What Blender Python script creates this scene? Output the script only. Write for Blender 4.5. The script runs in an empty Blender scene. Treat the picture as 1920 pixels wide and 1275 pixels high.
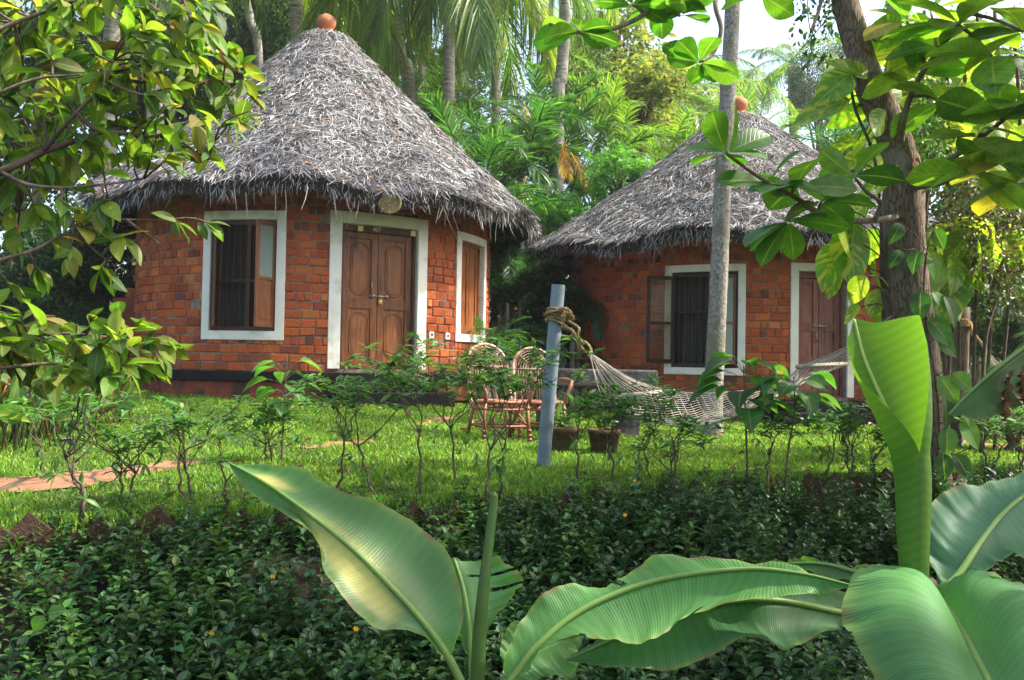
import bpy, math, random
import numpy as np
from mathutils import Vector, Matrix
rng = np.random.default_rng(7)
random.seed(7)
SC = bpy.context.scene
COL = SC.collection

# ---------------------------------------------------------------- camera
F, CZ = 1600.0, 1.75
PITCH, ROLL = math.atan(42.5 / 1600.0), 0.018
_f = np.array([0, math.cos(PITCH), math.sin(PITCH)])
_u0 = np.array([0, -math.sin(PITCH), math.cos(PITCH)])
_r0 = np.array([1.0, 0, 0])
CR = _r0 * math.cos(ROLL) + _u0 * math.sin(ROLL)
CU = _u0 * math.cos(ROLL) - _r0 * math.sin(ROLL)
CAM = np.array([0, 0, CZ])
cd = bpy.data.cameras.new("camera")
cd.sensor_width = 36; cd.lens = 36 * F / 1920; cd.clip_start = 0.05; cd.clip_end = 2000
cam = bpy.data.objects.new("camera", cd); COL.objects.link(cam)
cam.matrix_world = Matrix(((CR[0], CU[0], -_f[0], 0), (CR[1], CU[1], -_f[1], 0), (CR[2], CU[2], -_f[2], CZ), (0, 0, 0, 1)))
SC.camera = cam

# ---------------------------------------------------------------- light
SUN_AZ, SUN_EL = math.radians(88), math.radians(50)      # azimuth clockwise from +Y
sdir = Vector((math.sin(SUN_AZ) * math.cos(SUN_EL), math.cos(SUN_AZ) * math.cos(SUN_EL), math.sin(SUN_EL)))
W = bpy.data.worlds.new("World"); SC.world = W; W.use_nodes = True
nt = W.node_tree; bg = nt.nodes["Background"]
sky = nt.nodes.new("ShaderNodeTexSky"); sky.sky_type = 'NISHITA'; sky.sun_disc = False
sky.sun_elevation = SUN_EL; sky.sun_rotation = SUN_AZ
sky.air_density = 1.0; sky.dust_density = 5.0; sky.ozone_density = 0.6
nt.links.new(sky.outputs[0], bg.inputs[0]); bg.inputs[1].default_value = 0.15
sl = bpy.data.lights.new("sun", 'SUN'); sl.energy = 2.9; sl.angle = math.radians(1.0); sl.color = (1.0, 0.95, 0.86)
so = bpy.data.objects.new("sun", sl); COL.objects.link(so); so.location = (20, 5, 40)
so.rotation_euler = sdir.to_track_quat('Z', 'Y').to_euler()
SC.view_settings.view_transform = 'Standard'; SC.view_settings.look = 'None'
SC.view_settings.exposure = 1.72; SC.view_settings.gamma = 1.0
SC.render.engine = 'CYCLES'
cy = SC.cycles
cy.max_bounces = 7; cy.diffuse_bounces = 4; cy.glossy_bounces = 2; cy.transmission_bounces = 5; cy.transparent_max_bounces = 8; cy.volume_bounces = 0
cy.caustics_reflective = False; cy.caustics_refractive = False
cy.use_denoising = True; cy.volume_step_rate = 10; cy.volume_max_steps = 64

# ---------------------------------------------------------------- helpers
def P(px, py, d):
    """point seen at photo pixel (px, py) at depth d metres"""
    return CAM + d * (_f + CR * (px - 960) / F - CU * (py - 637.5) / F)

def PL(ctrl): return np.array([P(*c) for c in ctrl])

def sstep(a, b, x):
    t = np.clip((x - a) / (b - a), 0, 1); return t * t * (3 - 2 * t)

def edge_y(x): return 5.55 + 0.44 * x + 0.10 * np.sin(x * 1.3) + 0.06 * np.sin(x * 3.1 + 1)

def H(x, y):
    """ground height"""
    x = np.asarray(x, float); y = np.asarray(y, float)
    w = 1 - sstep(-3.0, 2.0, x)
    lawn = -0.88 + (0.005 + 0.045 * w) * np.clip(y - 5.0, -1.5, 9) + 0.02 * np.sin(x * 1.1 + y * .7) * np.sin(y * 1.3)
    lawn = lawn + 1.2 * sstep(14, 22, y) * sstep(-4, -9, x) + 0.05 * np.clip(y - 20, 0, 60)
    s = edge_y(x) - y
    bank = -0.44 * np.clip(s, 0, 1.55) - 0.13 * sstep(-0.02, 0.10, s) + 0.05 * np.sin(x * 2.3 + y) * sstep(0, .5, s)
    return CZ + np.where(s > -0.1, lawn + bank, lawn)

def G(px, py):
    """ground point under photo pixel"""
    d = np.linspace(2, 60, 5801)
    pts = CAM + d[:, None] * (_f + CR * (px - 960) / F - CU * (py - 637.5) / F)
    k = np.argmax(pts[:, 2] < H(pts[:, 0], pts[:, 1]))
    return pts[k]

def GD(px, d):
    """ground point in photo column px at depth d"""
    p = P(px, 680, d); p[2] = H(p[0], p[1]); return p

def nrm(a):
    a = np.asarray(a, float); return a / np.maximum(np.linalg.norm(a, axis=-1, keepdims=True), 1e-9)

def spline(c, n):
    c = np.asarray(c, float)
    if len(c) < 3:
        t = np.linspace(0, 1, n)[:, None]; return c[0] * (1 - t) + c[-1] * t
    q = np.vstack([2 * c[0] - c[1], c, 2 * c[-1] - c[-2]])
    out = []
    for t in np.linspace(0, len(c) - 1, n):
        i = min(int(t), len(c) - 2); u = t - i
        a, b, d, e = q[i], q[i + 1], q[i + 2], q[i + 3]
        out.append(0.5 * (2 * b + (d - a) * u + (2 * a - 5 * b + 4 * d - e) * u * u + (3 * b - a - 3 * d + e) * u ** 3))
    return np.array(out)

class MB:
    """collects chunks of geometry and links them as ONE mesh object"""
    def __init__(s): s.V = []; s.C = []; s.U = []; s.FA = []; s.n = 0
    def add(s, v, f, c=(1, 1, 1), uv=None, m=0):
        v = np.asarray(v, float).reshape(-1, 3); k = len(v)
        c = np.asarray(c, float)
        if c.ndim == 1: c = np.tile(c, (k, 1))
        s.V.append(v); s.C.append(c)
        s.U.append(np.zeros((k, 2)) if uv is None else np.asarray(uv, float))
        if isinstance(f, np.ndarray): f = [f]
        for a in f:
            a = np.asarray(a, int)
            if a.size:
                if a.ndim == 1: a = a[None]
                s.FA.append((a + s.n, m))
        s.n += k
        return s
    def t(s, tv): return s.add(*tv)
    def mesh(s, name, mats, smooth=True):
        me = bpy.data.meshes.new(name)
        V = np.concatenate(s.V); C = np.concatenate(s.C); U = np.concatenate(s.U)
        lv = np.concatenate([a.ravel() for a, _ in s.FA])
        tot = np.concatenate([np.full(len(a), a.shape[1]) for a, _ in s.FA])
        mi = np.concatenate([np.full(len(a), m) for a, m in s.FA])
        st = np.concatenate([[0], np.cumsum(tot)[:-1]])
        me.vertices.add(len(V)); me.vertices.foreach_set("co", V.astype(np.float32).ravel())
        me.loops.add(len(lv)); me.loops.foreach_set("vertex_index", lv.astype(np.int32))
        me.polygons.add(len(tot)); me.polygons.foreach_set("loop_start", st.astype(np.int32))
        me.polygons.foreach_set("material_index", mi.astype(np.int32))
        me.polygons.foreach_set("use_smooth", np.full(len(tot), smooth))
        at = me.color_attributes.new("col", 'FLOAT_COLOR', 'POINT')
        at.data.foreach_set("color", np.hstack([C, np.ones((len(C), 1))]).astype(np.float32).ravel())
        uvl = me.uv_layers.new(name="uv"); uvl.data.foreach_set("uv", U[lv].astype(np.float32).ravel())
        for m in (mats if isinstance(mats, (list, tuple)) else [mats]): me.materials.append(m)
        me.update(calc_edges=True); me.validate()
        return me
    def build(s, name, mats, parent=None, smooth=True, bevel=0):
        return link(name, s.mesh(name, mats, smooth), parent, bevel)

def link(name, me, parent=None, bevel=0):
    o = bpy.data.objects.new(name, me); COL.objects.link(o)
    if parent: o.parent = parent
    if bevel:
        b = o.modifiers.new("bevel", 'BEVEL'); b.width = bevel; b.segments = 2; b.limit_method = 'ANGLE'
    return o

def tag(o, label=None, cat=None, group=None, kind=None):
    if label: o["label"] = label
    if cat: o["category"] = cat
    if group: o["group"] = group
    if kind: o["kind"] = kind
    return o

def empty(name, loc=(0, 0, 0), rz=0):
    o = bpy.data.objects.new(name, None); COL.objects.link(o)
    o.location = tuple(loc); o.rotation_euler = (0, 0, rz); o.empty_display_size = .1
    return o

def thing(name, label, cat, loc=(0, 0, 0), rz=0, group=None):
    return tag(empty(name, loc, rz), label, cat, group)

def dup(o, parent=None):
    c = o.copy(); COL.objects.link(c)
    if parent: c.parent = parent
    for ch in list(o.children): dup(ch, c)
    return c

BOXF = np.array([[0, 1, 3, 2], [4, 6, 7, 5], [0, 4, 5, 1], [2, 3, 7, 6], [0, 2, 6, 4], [1, 5, 7, 3]])
def box(x0, x1, y0, y1, z0, z1, c=(1, 1, 1)):
    v = np.array([[x, y, z] for x in (x0, x1) for y in (y0, y1) for z in (z0, z1)])
    return v, BOXF.copy(), c, np.stack([v[:, 0] + v[:, 1], v[:, 2]], 1)

def tube(pts, rad, n=6, c=(1, 1, 1), cap=True, uvs=1.0):
    pts = np.asarray(pts, float); k = len(pts)
    rad = np.broadcast_to(np.asarray(rad, float), (k,))
    T = nrm(np.gradient(pts, axis=0))
    a = np.array([0, 0, 1.0]) if abs(T[0][2]) < .9 else np.array([1.0, 0, 0])
    N = [nrm(np.cross(T[0], a))]
    for i in range(1, k):
        v = N[-1] - T[i] * np.dot(N[-1], T[i]); N.append(nrm(v))
    N = np.array(N); B = np.cross(T, N)
    th = np.linspace(0, 2 * np.pi, n, endpoint=False)
    ring = N[:, None] * np.cos(th)[None, :, None] + B[:, None] * np.sin(th)[None, :, None]
    v = (pts[:, None] + ring * rad[:, None, None]).reshape(-1, 3)
    L = np.concatenate([[0], np.cumsum(np.linalg.norm(np.diff(pts, axis=0), axis=1))])
    uv = np.stack([np.tile(np.abs(th / np.pi - 1), k), np.repeat(L * uvs, n)], 1)
    i, j = np.meshgrid(np.arange(k - 1), np.arange(n), indexing='ij'); i = i.ravel(); j = j.ravel(); j2 = (j + 1) % n
    f = [np.stack([i * n + j, i * n + j2, (i + 1) * n + j2, (i + 1) * n + j], 1)]
    if cap:
        f += [np.arange(n)[::-1][None], (np.arange(n) + (k - 1) * n)[None]]
    return v, f, c, uv

def lathe(prof, n=24, c=(1, 1, 1), ctr=(0, 0, 0)):
    prof = np.asarray(prof, float); k = len(prof)
    th = np.linspace(0, 2 * np.pi, n, endpoint=False)
    v = np.stack([prof[:, None, 0] * np.cos(th), prof[:, None, 0] * np.sin(th), np.repeat(prof[:, 1:2], n, 1)], -1).reshape(-1, 3) + np.asarray(ctr)
    i, j = np.meshgrid(np.arange(k - 1), np.arange(n), indexing='ij'); i = i.ravel(); j = j.ravel(); j2 = (j + 1) % n
    f = np.stack([i * n + j, i * n + j2, (i + 1) * n + j2, (i + 1) * n + j], 1)
    return v, f, c, np.stack([np.tile(th / 6.283, k), np.repeat(prof[:, 1], n)], 1)

def grid_faces(a, b):
    i, j = np.meshgrid(np.arange(a - 1), np.arange(b - 1), indexing='ij'); i = i.ravel(); j = j.ravel()
    return np.stack([i * b + j, i * b + j + 1, (i + 1) * b + j + 1, (i + 1) * b + j], 1)

def leaf_tpl(nl=5, nw=3, wid=.35, peak=.45, fold=.25, droop=.25, tip=1.0, base=.7, stalk=0.0):
    """leaf: x across, y along 0..1, z normal. width profile with its maximum at peak"""
    y = np.linspace(0, 1, nl)
    a = np.where(y < peak, (y / peak), 1.0); b = np.where(y > peak, (1 - y) / (1 - peak), 1.0)
    w = np.where(y < peak, np.sin(a * np.pi / 2) ** base, np.sin(b * np.pi / 2) ** tip) * wid / 2
    w[0] = max(w[0], wid * .03); w[-1] = max(w[-1], wid * .015)
    x = np.linspace(-1, 1, nw)
    X = w[:, None] * x[None]; Y = np.repeat(y[:, None], nw, 1) * (1 - .15 * droop) + stalk
    Z = np.abs(X) * fold * 2 - droop * (y[:, None] ** 2) * .6 + 0 * X
    v = np.stack([X, Y, Z], -1).reshape(-1, 3)
    uv = np.stack([np.tile((x + 1) / 2, nl), np.repeat(y, nw)], 1)
    return v, grid_faces(nl, nw), uv

def inst(tpl, pos, axis, nr, scale, col):
    """copies of a leaf template: pos, axis, normal hint (n,3), scale (n,), col (n,3)"""
    v, f, uv = tpl; n = len(pos); k = len(v)
    axis = nrm(axis); side = nrm(np.cross(axis, nr)); nn = np.cross(side, axis)
    scale = np.broadcast_to(np.asarray(scale, float), (n,))
    o = pos[:, None] + scale[:, None, None] * (v[None, :, 0:1] * side[:, None] + v[None, :, 1:2] * axis[:, None] + v[None, :, 2:3] * nn[:, None])
    ff = (f[None] + (np.arange(n) * k)[:, None, None]).reshape(-1, f.shape[1])
    return o.reshape(-1, 3), ff, np.repeat(col, k, 0), np.tile(uv, (n, 1))

def rdir(n, zb=0.0):
    v = rng.normal(size=(n, 3)); v = nrm(v); v[:, 2] += zb; return nrm(v)

def cvar(cols, n, s=.18):
    """n colours picked from a list and varied"""
    cols = np.asarray(cols, float)
    if cols.ndim == 1: cols = cols[None]
    c = cols[rng.integers(0, len(cols), n)]
    return np.clip(c * np.exp(rng.normal(0, s, (n, 1))) * np.exp(rng.normal(0, s * .35, (n, 3))), 0, 1)

# ---------------------------------------------------------------- materials
def newmat(name):
    m = bpy.data.materials.new(name); m.use_nodes = True
    return m, m.node_tree, m.node_tree.nodes["Principled BSDF"]

def pm(name, c1, c2=None, scale=6, rough=.8, bump=0.0, bscale=None, attr=False, stretch=(1, 1, 1), spec=.3, c3=None, s3=1.5, t3=(.5, .62), metal=0, uv=False, detail=6):
    """two colours mixed by noise, an optional third in blotches, noise bump"""
    m, t, b = newmat(name); N = t.nodes.new; L = t.links.new
    tc = N("ShaderNodeTexCoord"); mp = N("ShaderNodeMapping"); mp.inputs["Scale"].default_value = stretch
    L(tc.outputs["UV" if uv else "Object"], mp.inputs[0])
    nz = N("ShaderNodeTexNoise"); nz.inputs["Scale"].default_value = scale; nz.inputs["Detail"].default_value = detail; nz.inputs["Roughness"].default_value = .65
    L(mp.outputs[0], nz.inputs["Vector"])
    rp = N("ShaderNodeValToRGB"); rp.color_ramp.elements[0].position = .32; rp.color_ramp.elements[1].position = .68
    rp.color_ramp.elements[0].color = (*c1, 1); rp.color_ramp.elements[1].color = (*(c2 or c1), 1)
    L(nz.outputs[0], rp.inputs[0]); out = rp.outputs[0]
    if c3:
        n3 = N("ShaderNodeTexNoise"); n3.inputs["Scale"].default_value = s3; n3.inputs["Detail"].default_value = 5
        L(mp.outputs[0], n3.inputs["Vector"])
        r3 = N("ShaderNodeMapRange"); r3.inputs[1].default_value = t3[0]; r3.inputs[2].default_value = t3[1]
        L(n3.outputs[0], r3.inputs[0]); mx = N("ShaderNodeMix"); mx.data_type = 'RGBA'
        L(r3.outputs[0], mx.inputs[0]); L(out, mx.inputs[6]); mx.inputs[7].default_value = (*c3, 1); out = mx.outputs[2]
    if attr:
        at = N("ShaderNodeAttribute"); at.attribute_name = "col"
        mu = N("ShaderNodeMix"); mu.data_type = 'RGBA'; mu.blend_type = 'MULTIPLY'; mu.inputs[0].default_value = 1
        L(out, mu.inputs[6]); L(at.outputs[0], mu.inputs[7]); out = mu.outputs[2]
    L(out, b.inputs["Base Color"])
    b.inputs["Roughness"].default_value = rough; b.inputs["Specular IOR Level"].default_value = spec; b.inputs["Metallic"].default_value = metal
    if bump:
        nb = N("ShaderNodeTexNoise"); nb.inputs["Scale"].default_value = bscale or scale * 3; nb.inputs["Detail"].default_value = 8
        L(mp.outputs[0], nb.inputs["Vector"])
        bp = N("ShaderNodeBump"); bp.inputs["Strength"].default_value = bump; bp.inputs["Distance"].default_value = .02
        L(nb.outputs[0], bp.inputs["Height"]); L(bp.outputs[0], b.inputs["Normal"])
    return m

def leafmat(name, transl=.35, rough=.42, tint=(1.25, 1.35, .55), spec=.45, veins=0, vstr=.5, midrib=0.0, blotch=None, lines=0, var=.25, vs=14, slant=.10, lstr=.5, streak=None):
    """leaf: colour from the col attribute, light passing through, veins from uv"""
    m, t, b = newmat(name); N = t.nodes.new; L = t.links.new
    at = N("ShaderNodeAttribute"); at.attribute_name = "col"; out = at.outputs[0]
    tc = N("ShaderNodeTexCoord")
    nz = N("ShaderNodeTexNoise"); nz.inputs["Scale"].default_value = vs; nz.inputs["Detail"].default_value = 4; L(tc.outputs["Object"], nz.inputs["Vector"])
    mr = N("ShaderNodeMapRange"); mr.inputs[1].default_value = .3; mr.inputs[2].default_value = .7; mr.inputs[3].default_value = 1 - var; mr.inputs[4].default_value = 1 + var
    L(nz.outputs[0], mr.inputs[0])
    mu = N("ShaderNodeMix"); mu.data_type = 'RGBA'; mu.blend_type = 'MULTIPLY'; mu.inputs[0].default_value = 1
    L(out, mu.inputs[6]); L(mr.outputs[0], mu.inputs[7]); out = mu.outputs[2]
    if blotch:
        bz = N("ShaderNodeTexNoise"); bz.inputs["Scale"].default_value = blotch[1]; bz.inputs["Detail"].default_value = 3; L(tc.outputs["Object"], bz.inputs["Vector"])
        br = N("ShaderNodeMapRange"); br.inputs[1].default_value = blotch[2]; br.inputs[2].default_value = blotch[2] + .06; L(bz.outputs[0], br.inputs[0])
        bm = N("ShaderNodeMix"); bm.data_type = 'RGBA'; L(br.outputs[0], bm.inputs[0]); L(out, bm.inputs[6]); bm.inputs[7].default_value = (*blotch[0], 1); out = bm.outputs[2]
    hgt = None
    if veins or lines or midrib:
        sp = N("ShaderNodeSeparateXYZ"); L(tc.outputs["UV"], sp.inputs[0])
        def M(op, a, c=None, d=None):
            n = N("ShaderNodeMath"); n.operation = op
            for i, q in enumerate((a, c, d)):
                if q is None: continue
                if isinstance(q, (int, float)): n.inputs[i].default_value = q
                else: L(q, n.inputs[i])
            return n.outputs[0]
        au = M('ABSOLUTE', M('SUBTRACT', sp.outputs[0], .5))
        if lines:     # banana: fine parallel ribs across the blade
            ph = M('MULTIPLY_ADD', au, -slant, sp.outputs[1])
            wob = M('MULTIPLY_ADD', nz.outputs[0], .004, ph)
            s1 = M('SINE', M('MULTIPLY', wob, lines)); s2 = M('SINE', M('MULTIPLY', wob, lines * .27))
            hgt = M('MULTIPLY_ADD', s2, .8, s1)
        elif veins:
            ph = M('MULTIPLY_ADD', au, -.55, sp.outputs[1])
            fr = M('ABSOLUTE', M('SUBTRACT', M('FRACT', M('MULTIPLY', ph, veins)), .5))
            hgt = M('SMOOTH_MIN', M('MULTIPLY', fr, 3), .45, .1)
        if hgt is not None:
            vr = N("ShaderNodeMapRange"); L(hgt, vr.inputs[0])
            if lines: vr.inputs[1].default_value = -1.4; vr.inputs[2].default_value = 1.4; vr.inputs[3].default_value = .86; vr.inputs[4].default_value = 1.12
            else: vr.inputs[1].default_value = 0; vr.inputs[2].default_value = .3; vr.inputs[3].default_value = 1.45; vr.inputs[4].default_value = 1.0
            m2 = N("ShaderNodeMix"); m2.data_type = 'RGBA'; m2.blend_type = 'MULTIPLY'; m2.inputs[0].default_value = lstr if lines else 1
            m2.inputs[0].default_value = min(1, m2.inputs[0].default_value)
            L(out, m2.inputs[6]); L(vr.outputs[0], m2.inputs[7]); out = m2.outputs[2]
        if streak:    # variegated bands running along the side veins
            cv_ = N("ShaderNodeCombineXYZ"); L(M('MULTIPLY', ph, streak[1]), cv_.inputs[0]); L(M('MULTIPLY', sp.outputs[0], 2.2), cv_.inputs[1])
            ad = N("ShaderNodeVectorMath"); ad.operation = 'MULTIPLY_ADD'; ad.inputs[1].default_value = (1.3, 1.3, 1.3); L(tc.outputs["Object"], ad.inputs[0]); L(cv_.outputs[0], ad.inputs[2])
            sz_ = N("ShaderNodeTexNoise"); sz_.inputs["Scale"].default_value = 1.0; sz_.inputs["Detail"].default_value = 3; L(ad.outputs[0], sz_.inputs["Vector"])
            sr = N("ShaderNodeMapRange"); sr.inputs[1].default_value = streak[2]; sr.inputs[2].default_value = streak[2] + .07; L(sz_.outputs[0], sr.inputs[0])
            sm = N("ShaderNodeMix"); sm.data_type = 'RGBA'; L(sr.outputs[0], sm.inputs[0]); L(out, sm.inputs[6]); sm.inputs[7].default_value = (*streak[0], 1); out = sm.outputs[2]
        if midrib:
            rr = N("ShaderNodeMapRange"); L(au, rr.inputs[0]); rr.inputs[1].default_value = .018; rr.inputs[2].default_value = .04; rr.inputs[3].default_value = midrib; rr.inputs[4].default_value = 0
            m3 = N("ShaderNodeMix"); m3.data_type = 'RGBA'; L(rr.outputs[0], m3.inputs[0]); L(out, m3.inputs[6]); m3.inputs[7].default_value = (.30, .36, .10, 1); out = m3.outputs[2]
    L(out, b.inputs["Base Color"]); b.inputs["Roughness"].default_value = rough; b.inputs["Specular IOR Level"].default_value = spec
    if hgt is not None:
        bp = N("ShaderNodeBump"); bp.inputs["Strength"].default_value = vstr; bp.inputs["Distance"].default_value = .004
        L(hgt, bp.inputs["Height"]); L(bp.outputs[0], b.inputs["Normal"])
    if transl:
        tr = N("ShaderNodeBsdfTranslucent"); tm = N("ShaderNodeMix"); tm.data_type = 'RGBA'; tm.blend_type = 'MULTIPLY'; tm.inputs[0].default_value = 1
        L(out, tm.inputs[6]); tm.inputs[7].default_value = (*[x * 1.6 for x in tint], 1); L(tm.outputs[2], tr.inputs[0])
        ms = N("ShaderNodeMixShader"); ms.inputs[0].default_value = transl
        L(b.outputs[0], ms.inputs[1]); L(tr.outputs[0], ms.inputs[2]); L(ms.outputs[0], t.nodes["Material Output"].inputs[0])
    return m

M_bark = pm("bark", (.055, .038, .028), (.17, .125, .09), 7, .95, 1.0, 10, stretch=(3, 3, .6), c3=(.26, .23, .2), s3=3, t3=(.56, .7))
def barkmat(name, c1, c2, c3):
    """fissured bark: stretched cells and noise, in the tube's uv"""
    m, t, b = newmat(name); N = t.nodes.new; L = t.links.new
    tc = N("ShaderNodeTexCoord"); mp = N("ShaderNodeMapping"); mp.inputs["Scale"].default_value = (13, 13, 2.6); L(tc.outputs["Object"], mp.inputs[0])
    nz = N("ShaderNodeTexNoise"); nz.inputs["Scale"].default_value = 1.6; nz.inputs["Detail"].default_value = 6; L(mp.outputs[0], nz.inputs["Vector"])
    mv = N("ShaderNodeMix"); mv.data_type = 'VECTOR'; mv.inputs[0].default_value = .45; L(mp.outputs[0], mv.inputs[4]); L(nz.outputs[1], mv.inputs[5])
    vo = N("ShaderNodeTexVoronoi"); vo.feature = 'DISTANCE_TO_EDGE'; vo.inputs["Scale"].default_value = 5.0; L(mv.outputs[1], vo.inputs["Vector"])
    n2 = N("ShaderNodeTexNoise"); n2.inputs["Scale"].default_value = 7; n2.inputs["Detail"].default_value = 8; L(mp.outputs[0], n2.inputs["Vector"])
    mr = N("ShaderNodeMapRange"); mr.inputs[1].default_value = 0; mr.inputs[2].default_value = .16; L(vo.outputs[0], mr.inputs[0])
    mm = N("ShaderNodeMath"); mm.operation = 'MULTIPLY_ADD'; mm.inputs[1].default_value = .55; L(mr.outputs[0], mm.inputs[0]); mm2 = N("ShaderNodeMath"); mm2.operation = 'MULTIPLY'; mm2.inputs[1].default_value = .75; L(n2.outputs[0], mm2.inputs[0]); L(mm2.outputs[0], mm.inputs[2])
    rp = N("ShaderNodeValToRGB"); rp.color_ramp.elements[0].color = (*c1, 1); rp.color_ramp.elements[1].color = (*c2, 1); rp.color_ramp.elements[0].position = .25; rp.color_ramp.elements[1].position = .95; L(mm.outputs[0], rp.inputs[0])
    n3 = N("ShaderNodeTexNoise"); n3.inputs["Scale"].default_value = 4.5; n3.inputs["Detail"].default_value = 5; L(tc.outputs["Object"], n3.inputs["Vector"]); r3 = N("ShaderNodeMapRange"); r3.inputs[1].default_value = .56; r3.inputs[2].default_value = .66; r3.inputs[4].default_value = .4; L(n3.outputs[0], r3.inputs[0])
    mx = N("ShaderNodeMix"); mx.data_type = 'RGBA'; L(r3.outputs[0], mx.inputs[0]); L(rp.outputs[0], mx.inputs[6]); mx.inputs[7].default_value = (*c3, 1); L(mx.outputs[2], b.inputs["Base Color"])
    b.inputs["Roughness"].default_value = .9; b.inputs["Specular IOR Level"].default_value = .2
    bp = N("ShaderNodeBump"); bp.inputs["Strength"].default_value = .8; bp.inputs["Distance"].default_value = .014; L(mm.outputs[0], bp.inputs["Height"]); L(bp.outputs[0], b.inputs["Normal"]); return m
M_lean = barkmat("fissured_bark", (.07, .05, .037), (.25, .185, .135), (.36, .32, .27))
M_mottle = pm("mottled_bark", (.09, .08, .06), (.44, .42, .37), 34, .95, .8, 40, stretch=(1, 1, .8), c3=(.20, .19, .13), s3=6, t3=(.5, .6))
M_palm = pm("palm_bark", (.24, .215, .18), (.48, .45, .40), 5, .95, .8, 6, stretch=(1, 1, 6), c3=(.09, .08, .06), s3=4, t3=(.55, .68))
M_twig = pm("twig", (.06, .045, .03), (.15, .11, .075), 20, .9, .4)
M_dark = pm("dark", (.012, .010, .009), (.02, .017, .015), 4, .95)
M_tree = leafmat("tree_leaf", .40, .5, spec=.3)
M_shrub = leafmat("shrub_leaf", .30, .34, veins=7, vstr=.3, midrib=.35, spec=.5)
M_front = leafmat("front_leaf", .48, .50, veins=9, vstr=.5, midrib=.6, blotch=((.22, .13, .03), 9, .70), spec=.45)
M_palmleaf = leafmat("palm_leaf", .48, .40, spec=.4)
M_banana = leafmat("banana_leaf", .33, .46, tint=(1.05, 1.5, .35), lines=800, vstr=.16, lstr=.9, spec=.36, var=.18, vs=4, blotch=((.16, .10, .04), 42, .735))
# ================================================================ ground, paths, grass, ground cover
def gsp(a, b, n, p):
    t = np.linspace(-1, 1, n); return (a + b) / 2 + (b - a) / 2 * np.sign(t) * np.abs(t) ** p
gx = np.unique(np.concatenate([gsp(-90, 90, 60, 2.2), np.arange(-6, 8, .12)]))
gy = np.unique(np.concatenate([np.arange(-30, 1, 3.0), np.arange(1, 15, .1), 15 + 110 * np.linspace(0, 1, 40) ** 1.7]))
X, Y = np.meshgrid(gx, gy, indexing='ij'); Z = H(X, Y)
s_ = edge_y(X) - Y
lawnm = sstep(.03, -.03, s_) * sstep(15, 13.5, Y)
cg = np.array([.035, .06, .014]); cs = np.array([.035, .024, .016])
g = MB(); g.add(np.stack([X, Y, Z], -1), grid_faces(len(gx), len(gy)), (lawnm[..., None] * cg + (1 - lawnm[..., None]) * cs).reshape(-1, 3))
M_soil = pm("soil", (.7, .7, .7), (1.3, 1.25, 1.15), 9, .95, .8, 30, attr=True)
tag(g.build("ground", M_soil), kind="structure")

def strip(ctrl, n, name, mat, lift):
    """a paved strip lying on the ground: ctrl = (x, y, halfwidth)"""
    c = spline(ctrl, n); t = nrm(np.gradient(c[:, :2], axis=0)); nn = np.stack([-t[:, 1], t[:, 0]], 1)
    jag = .045 * np.sin(np.arange(n) * 1.7) + .035 * np.sin(np.arange(n) * .61 + 1) + .02 * np.sin(np.arange(n) * 4.3)
    vs = []
    for q in np.linspace(-1, 1, 7):
        xy = c[:, :2] + nn * (c[:, 2:3] * q + (jag[:, None] if abs(q) == 1 else 0))
        vs.append(np.stack([xy[:, 0], xy[:, 1], H(xy[:, 0], xy[:, 1]) + lift], 1))
    b = MB(); b.add(np.stack(vs, 1), grid_faces(n, 7)); o = b.build(name, mat); tag(o, kind="structure"); return c

def pavemat():
    m, t, b = newmat("paving"); N = t.nodes.new; L = t.links.new
    tc = N("ShaderNodeTexCoord"); vo = N("ShaderNodeTexVoronoi"); vo.feature = 'DISTANCE_TO_EDGE'; vo.inputs["Scale"].default_value = 2.6
    nz = N("ShaderNodeTexNoise"); nz.inputs["Scale"].default_value = 3; L(tc.outputs["Object"], nz.inputs["Vector"])
    mxv = N("ShaderNodeMix"); mxv.data_type = 'VECTOR'; mxv.inputs[0].default_value = .12; L(tc.outputs["Object"], mxv.inputs[4]); L(nz.outputs[1], mxv.inputs[5]); L(mxv.outputs[1], vo.inputs["Vector"])
    r = N("ShaderNodeMapRange"); r.inputs[1].default_value = .0; r.inputs[2].default_value = .05; L(vo.outputs[0], r.inputs[0])
    n2 = N("ShaderNodeTexNoise"); n2.inputs["Scale"].default_value = 6; n2.inputs["Detail"].default_value = 7; L(tc.outputs["Object"], n2.inputs["Vector"])
    rp = N("ShaderNodeValToRGB"); rp.color_ramp.elements[0].color = (.17, .075, .035, 1); rp.color_ramp.elements[1].color = (.32, .155, .075, 1)
    rp.color_ramp.elements[0].position = .3; rp.color_ramp.elements[1].position = .7; L(n2.outputs[0], rp.inputs[0])
    mx = N("ShaderNodeMix"); mx.data_type = 'RGBA'; L(r.outputs[0], mx.inputs[0]); mx.inputs[6].default_value = (.05, .04, .02, 1); L(rp.outputs[0], mx.inputs[7])
    L(mx.outputs[2], b.inputs["Base Color"]); b.inputs["Roughness"].default_value = .85
    bp = N("ShaderNodeBump"); bp.inputs["Strength"].default_value = .6; bp.inputs["Distance"].default_value = .02; L(r.outputs[0], bp.inputs["Height"]); L(bp.outputs[0], b.inputs["Normal"])
    return m
M_pave = pavemat()
def gl(pts): return [(*G(a, b)[:2], w) for a, b, w in pts]
path_a = strip([(-8.5, 3.2, .3), (-5.5, 4.9, .27)] + gl([(20, 913, .26), (120, 903, .27), (220, 890, .22), (310, 876, .16), (380, 867, .08)]), 60, "path", M_pave, .012)
path_b = strip(gl([(1770, 826, .16), (1850, 836, .28), (1930, 845, .33), (2050, 860, .4)]), 30, "path", M_pave, .012)
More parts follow.
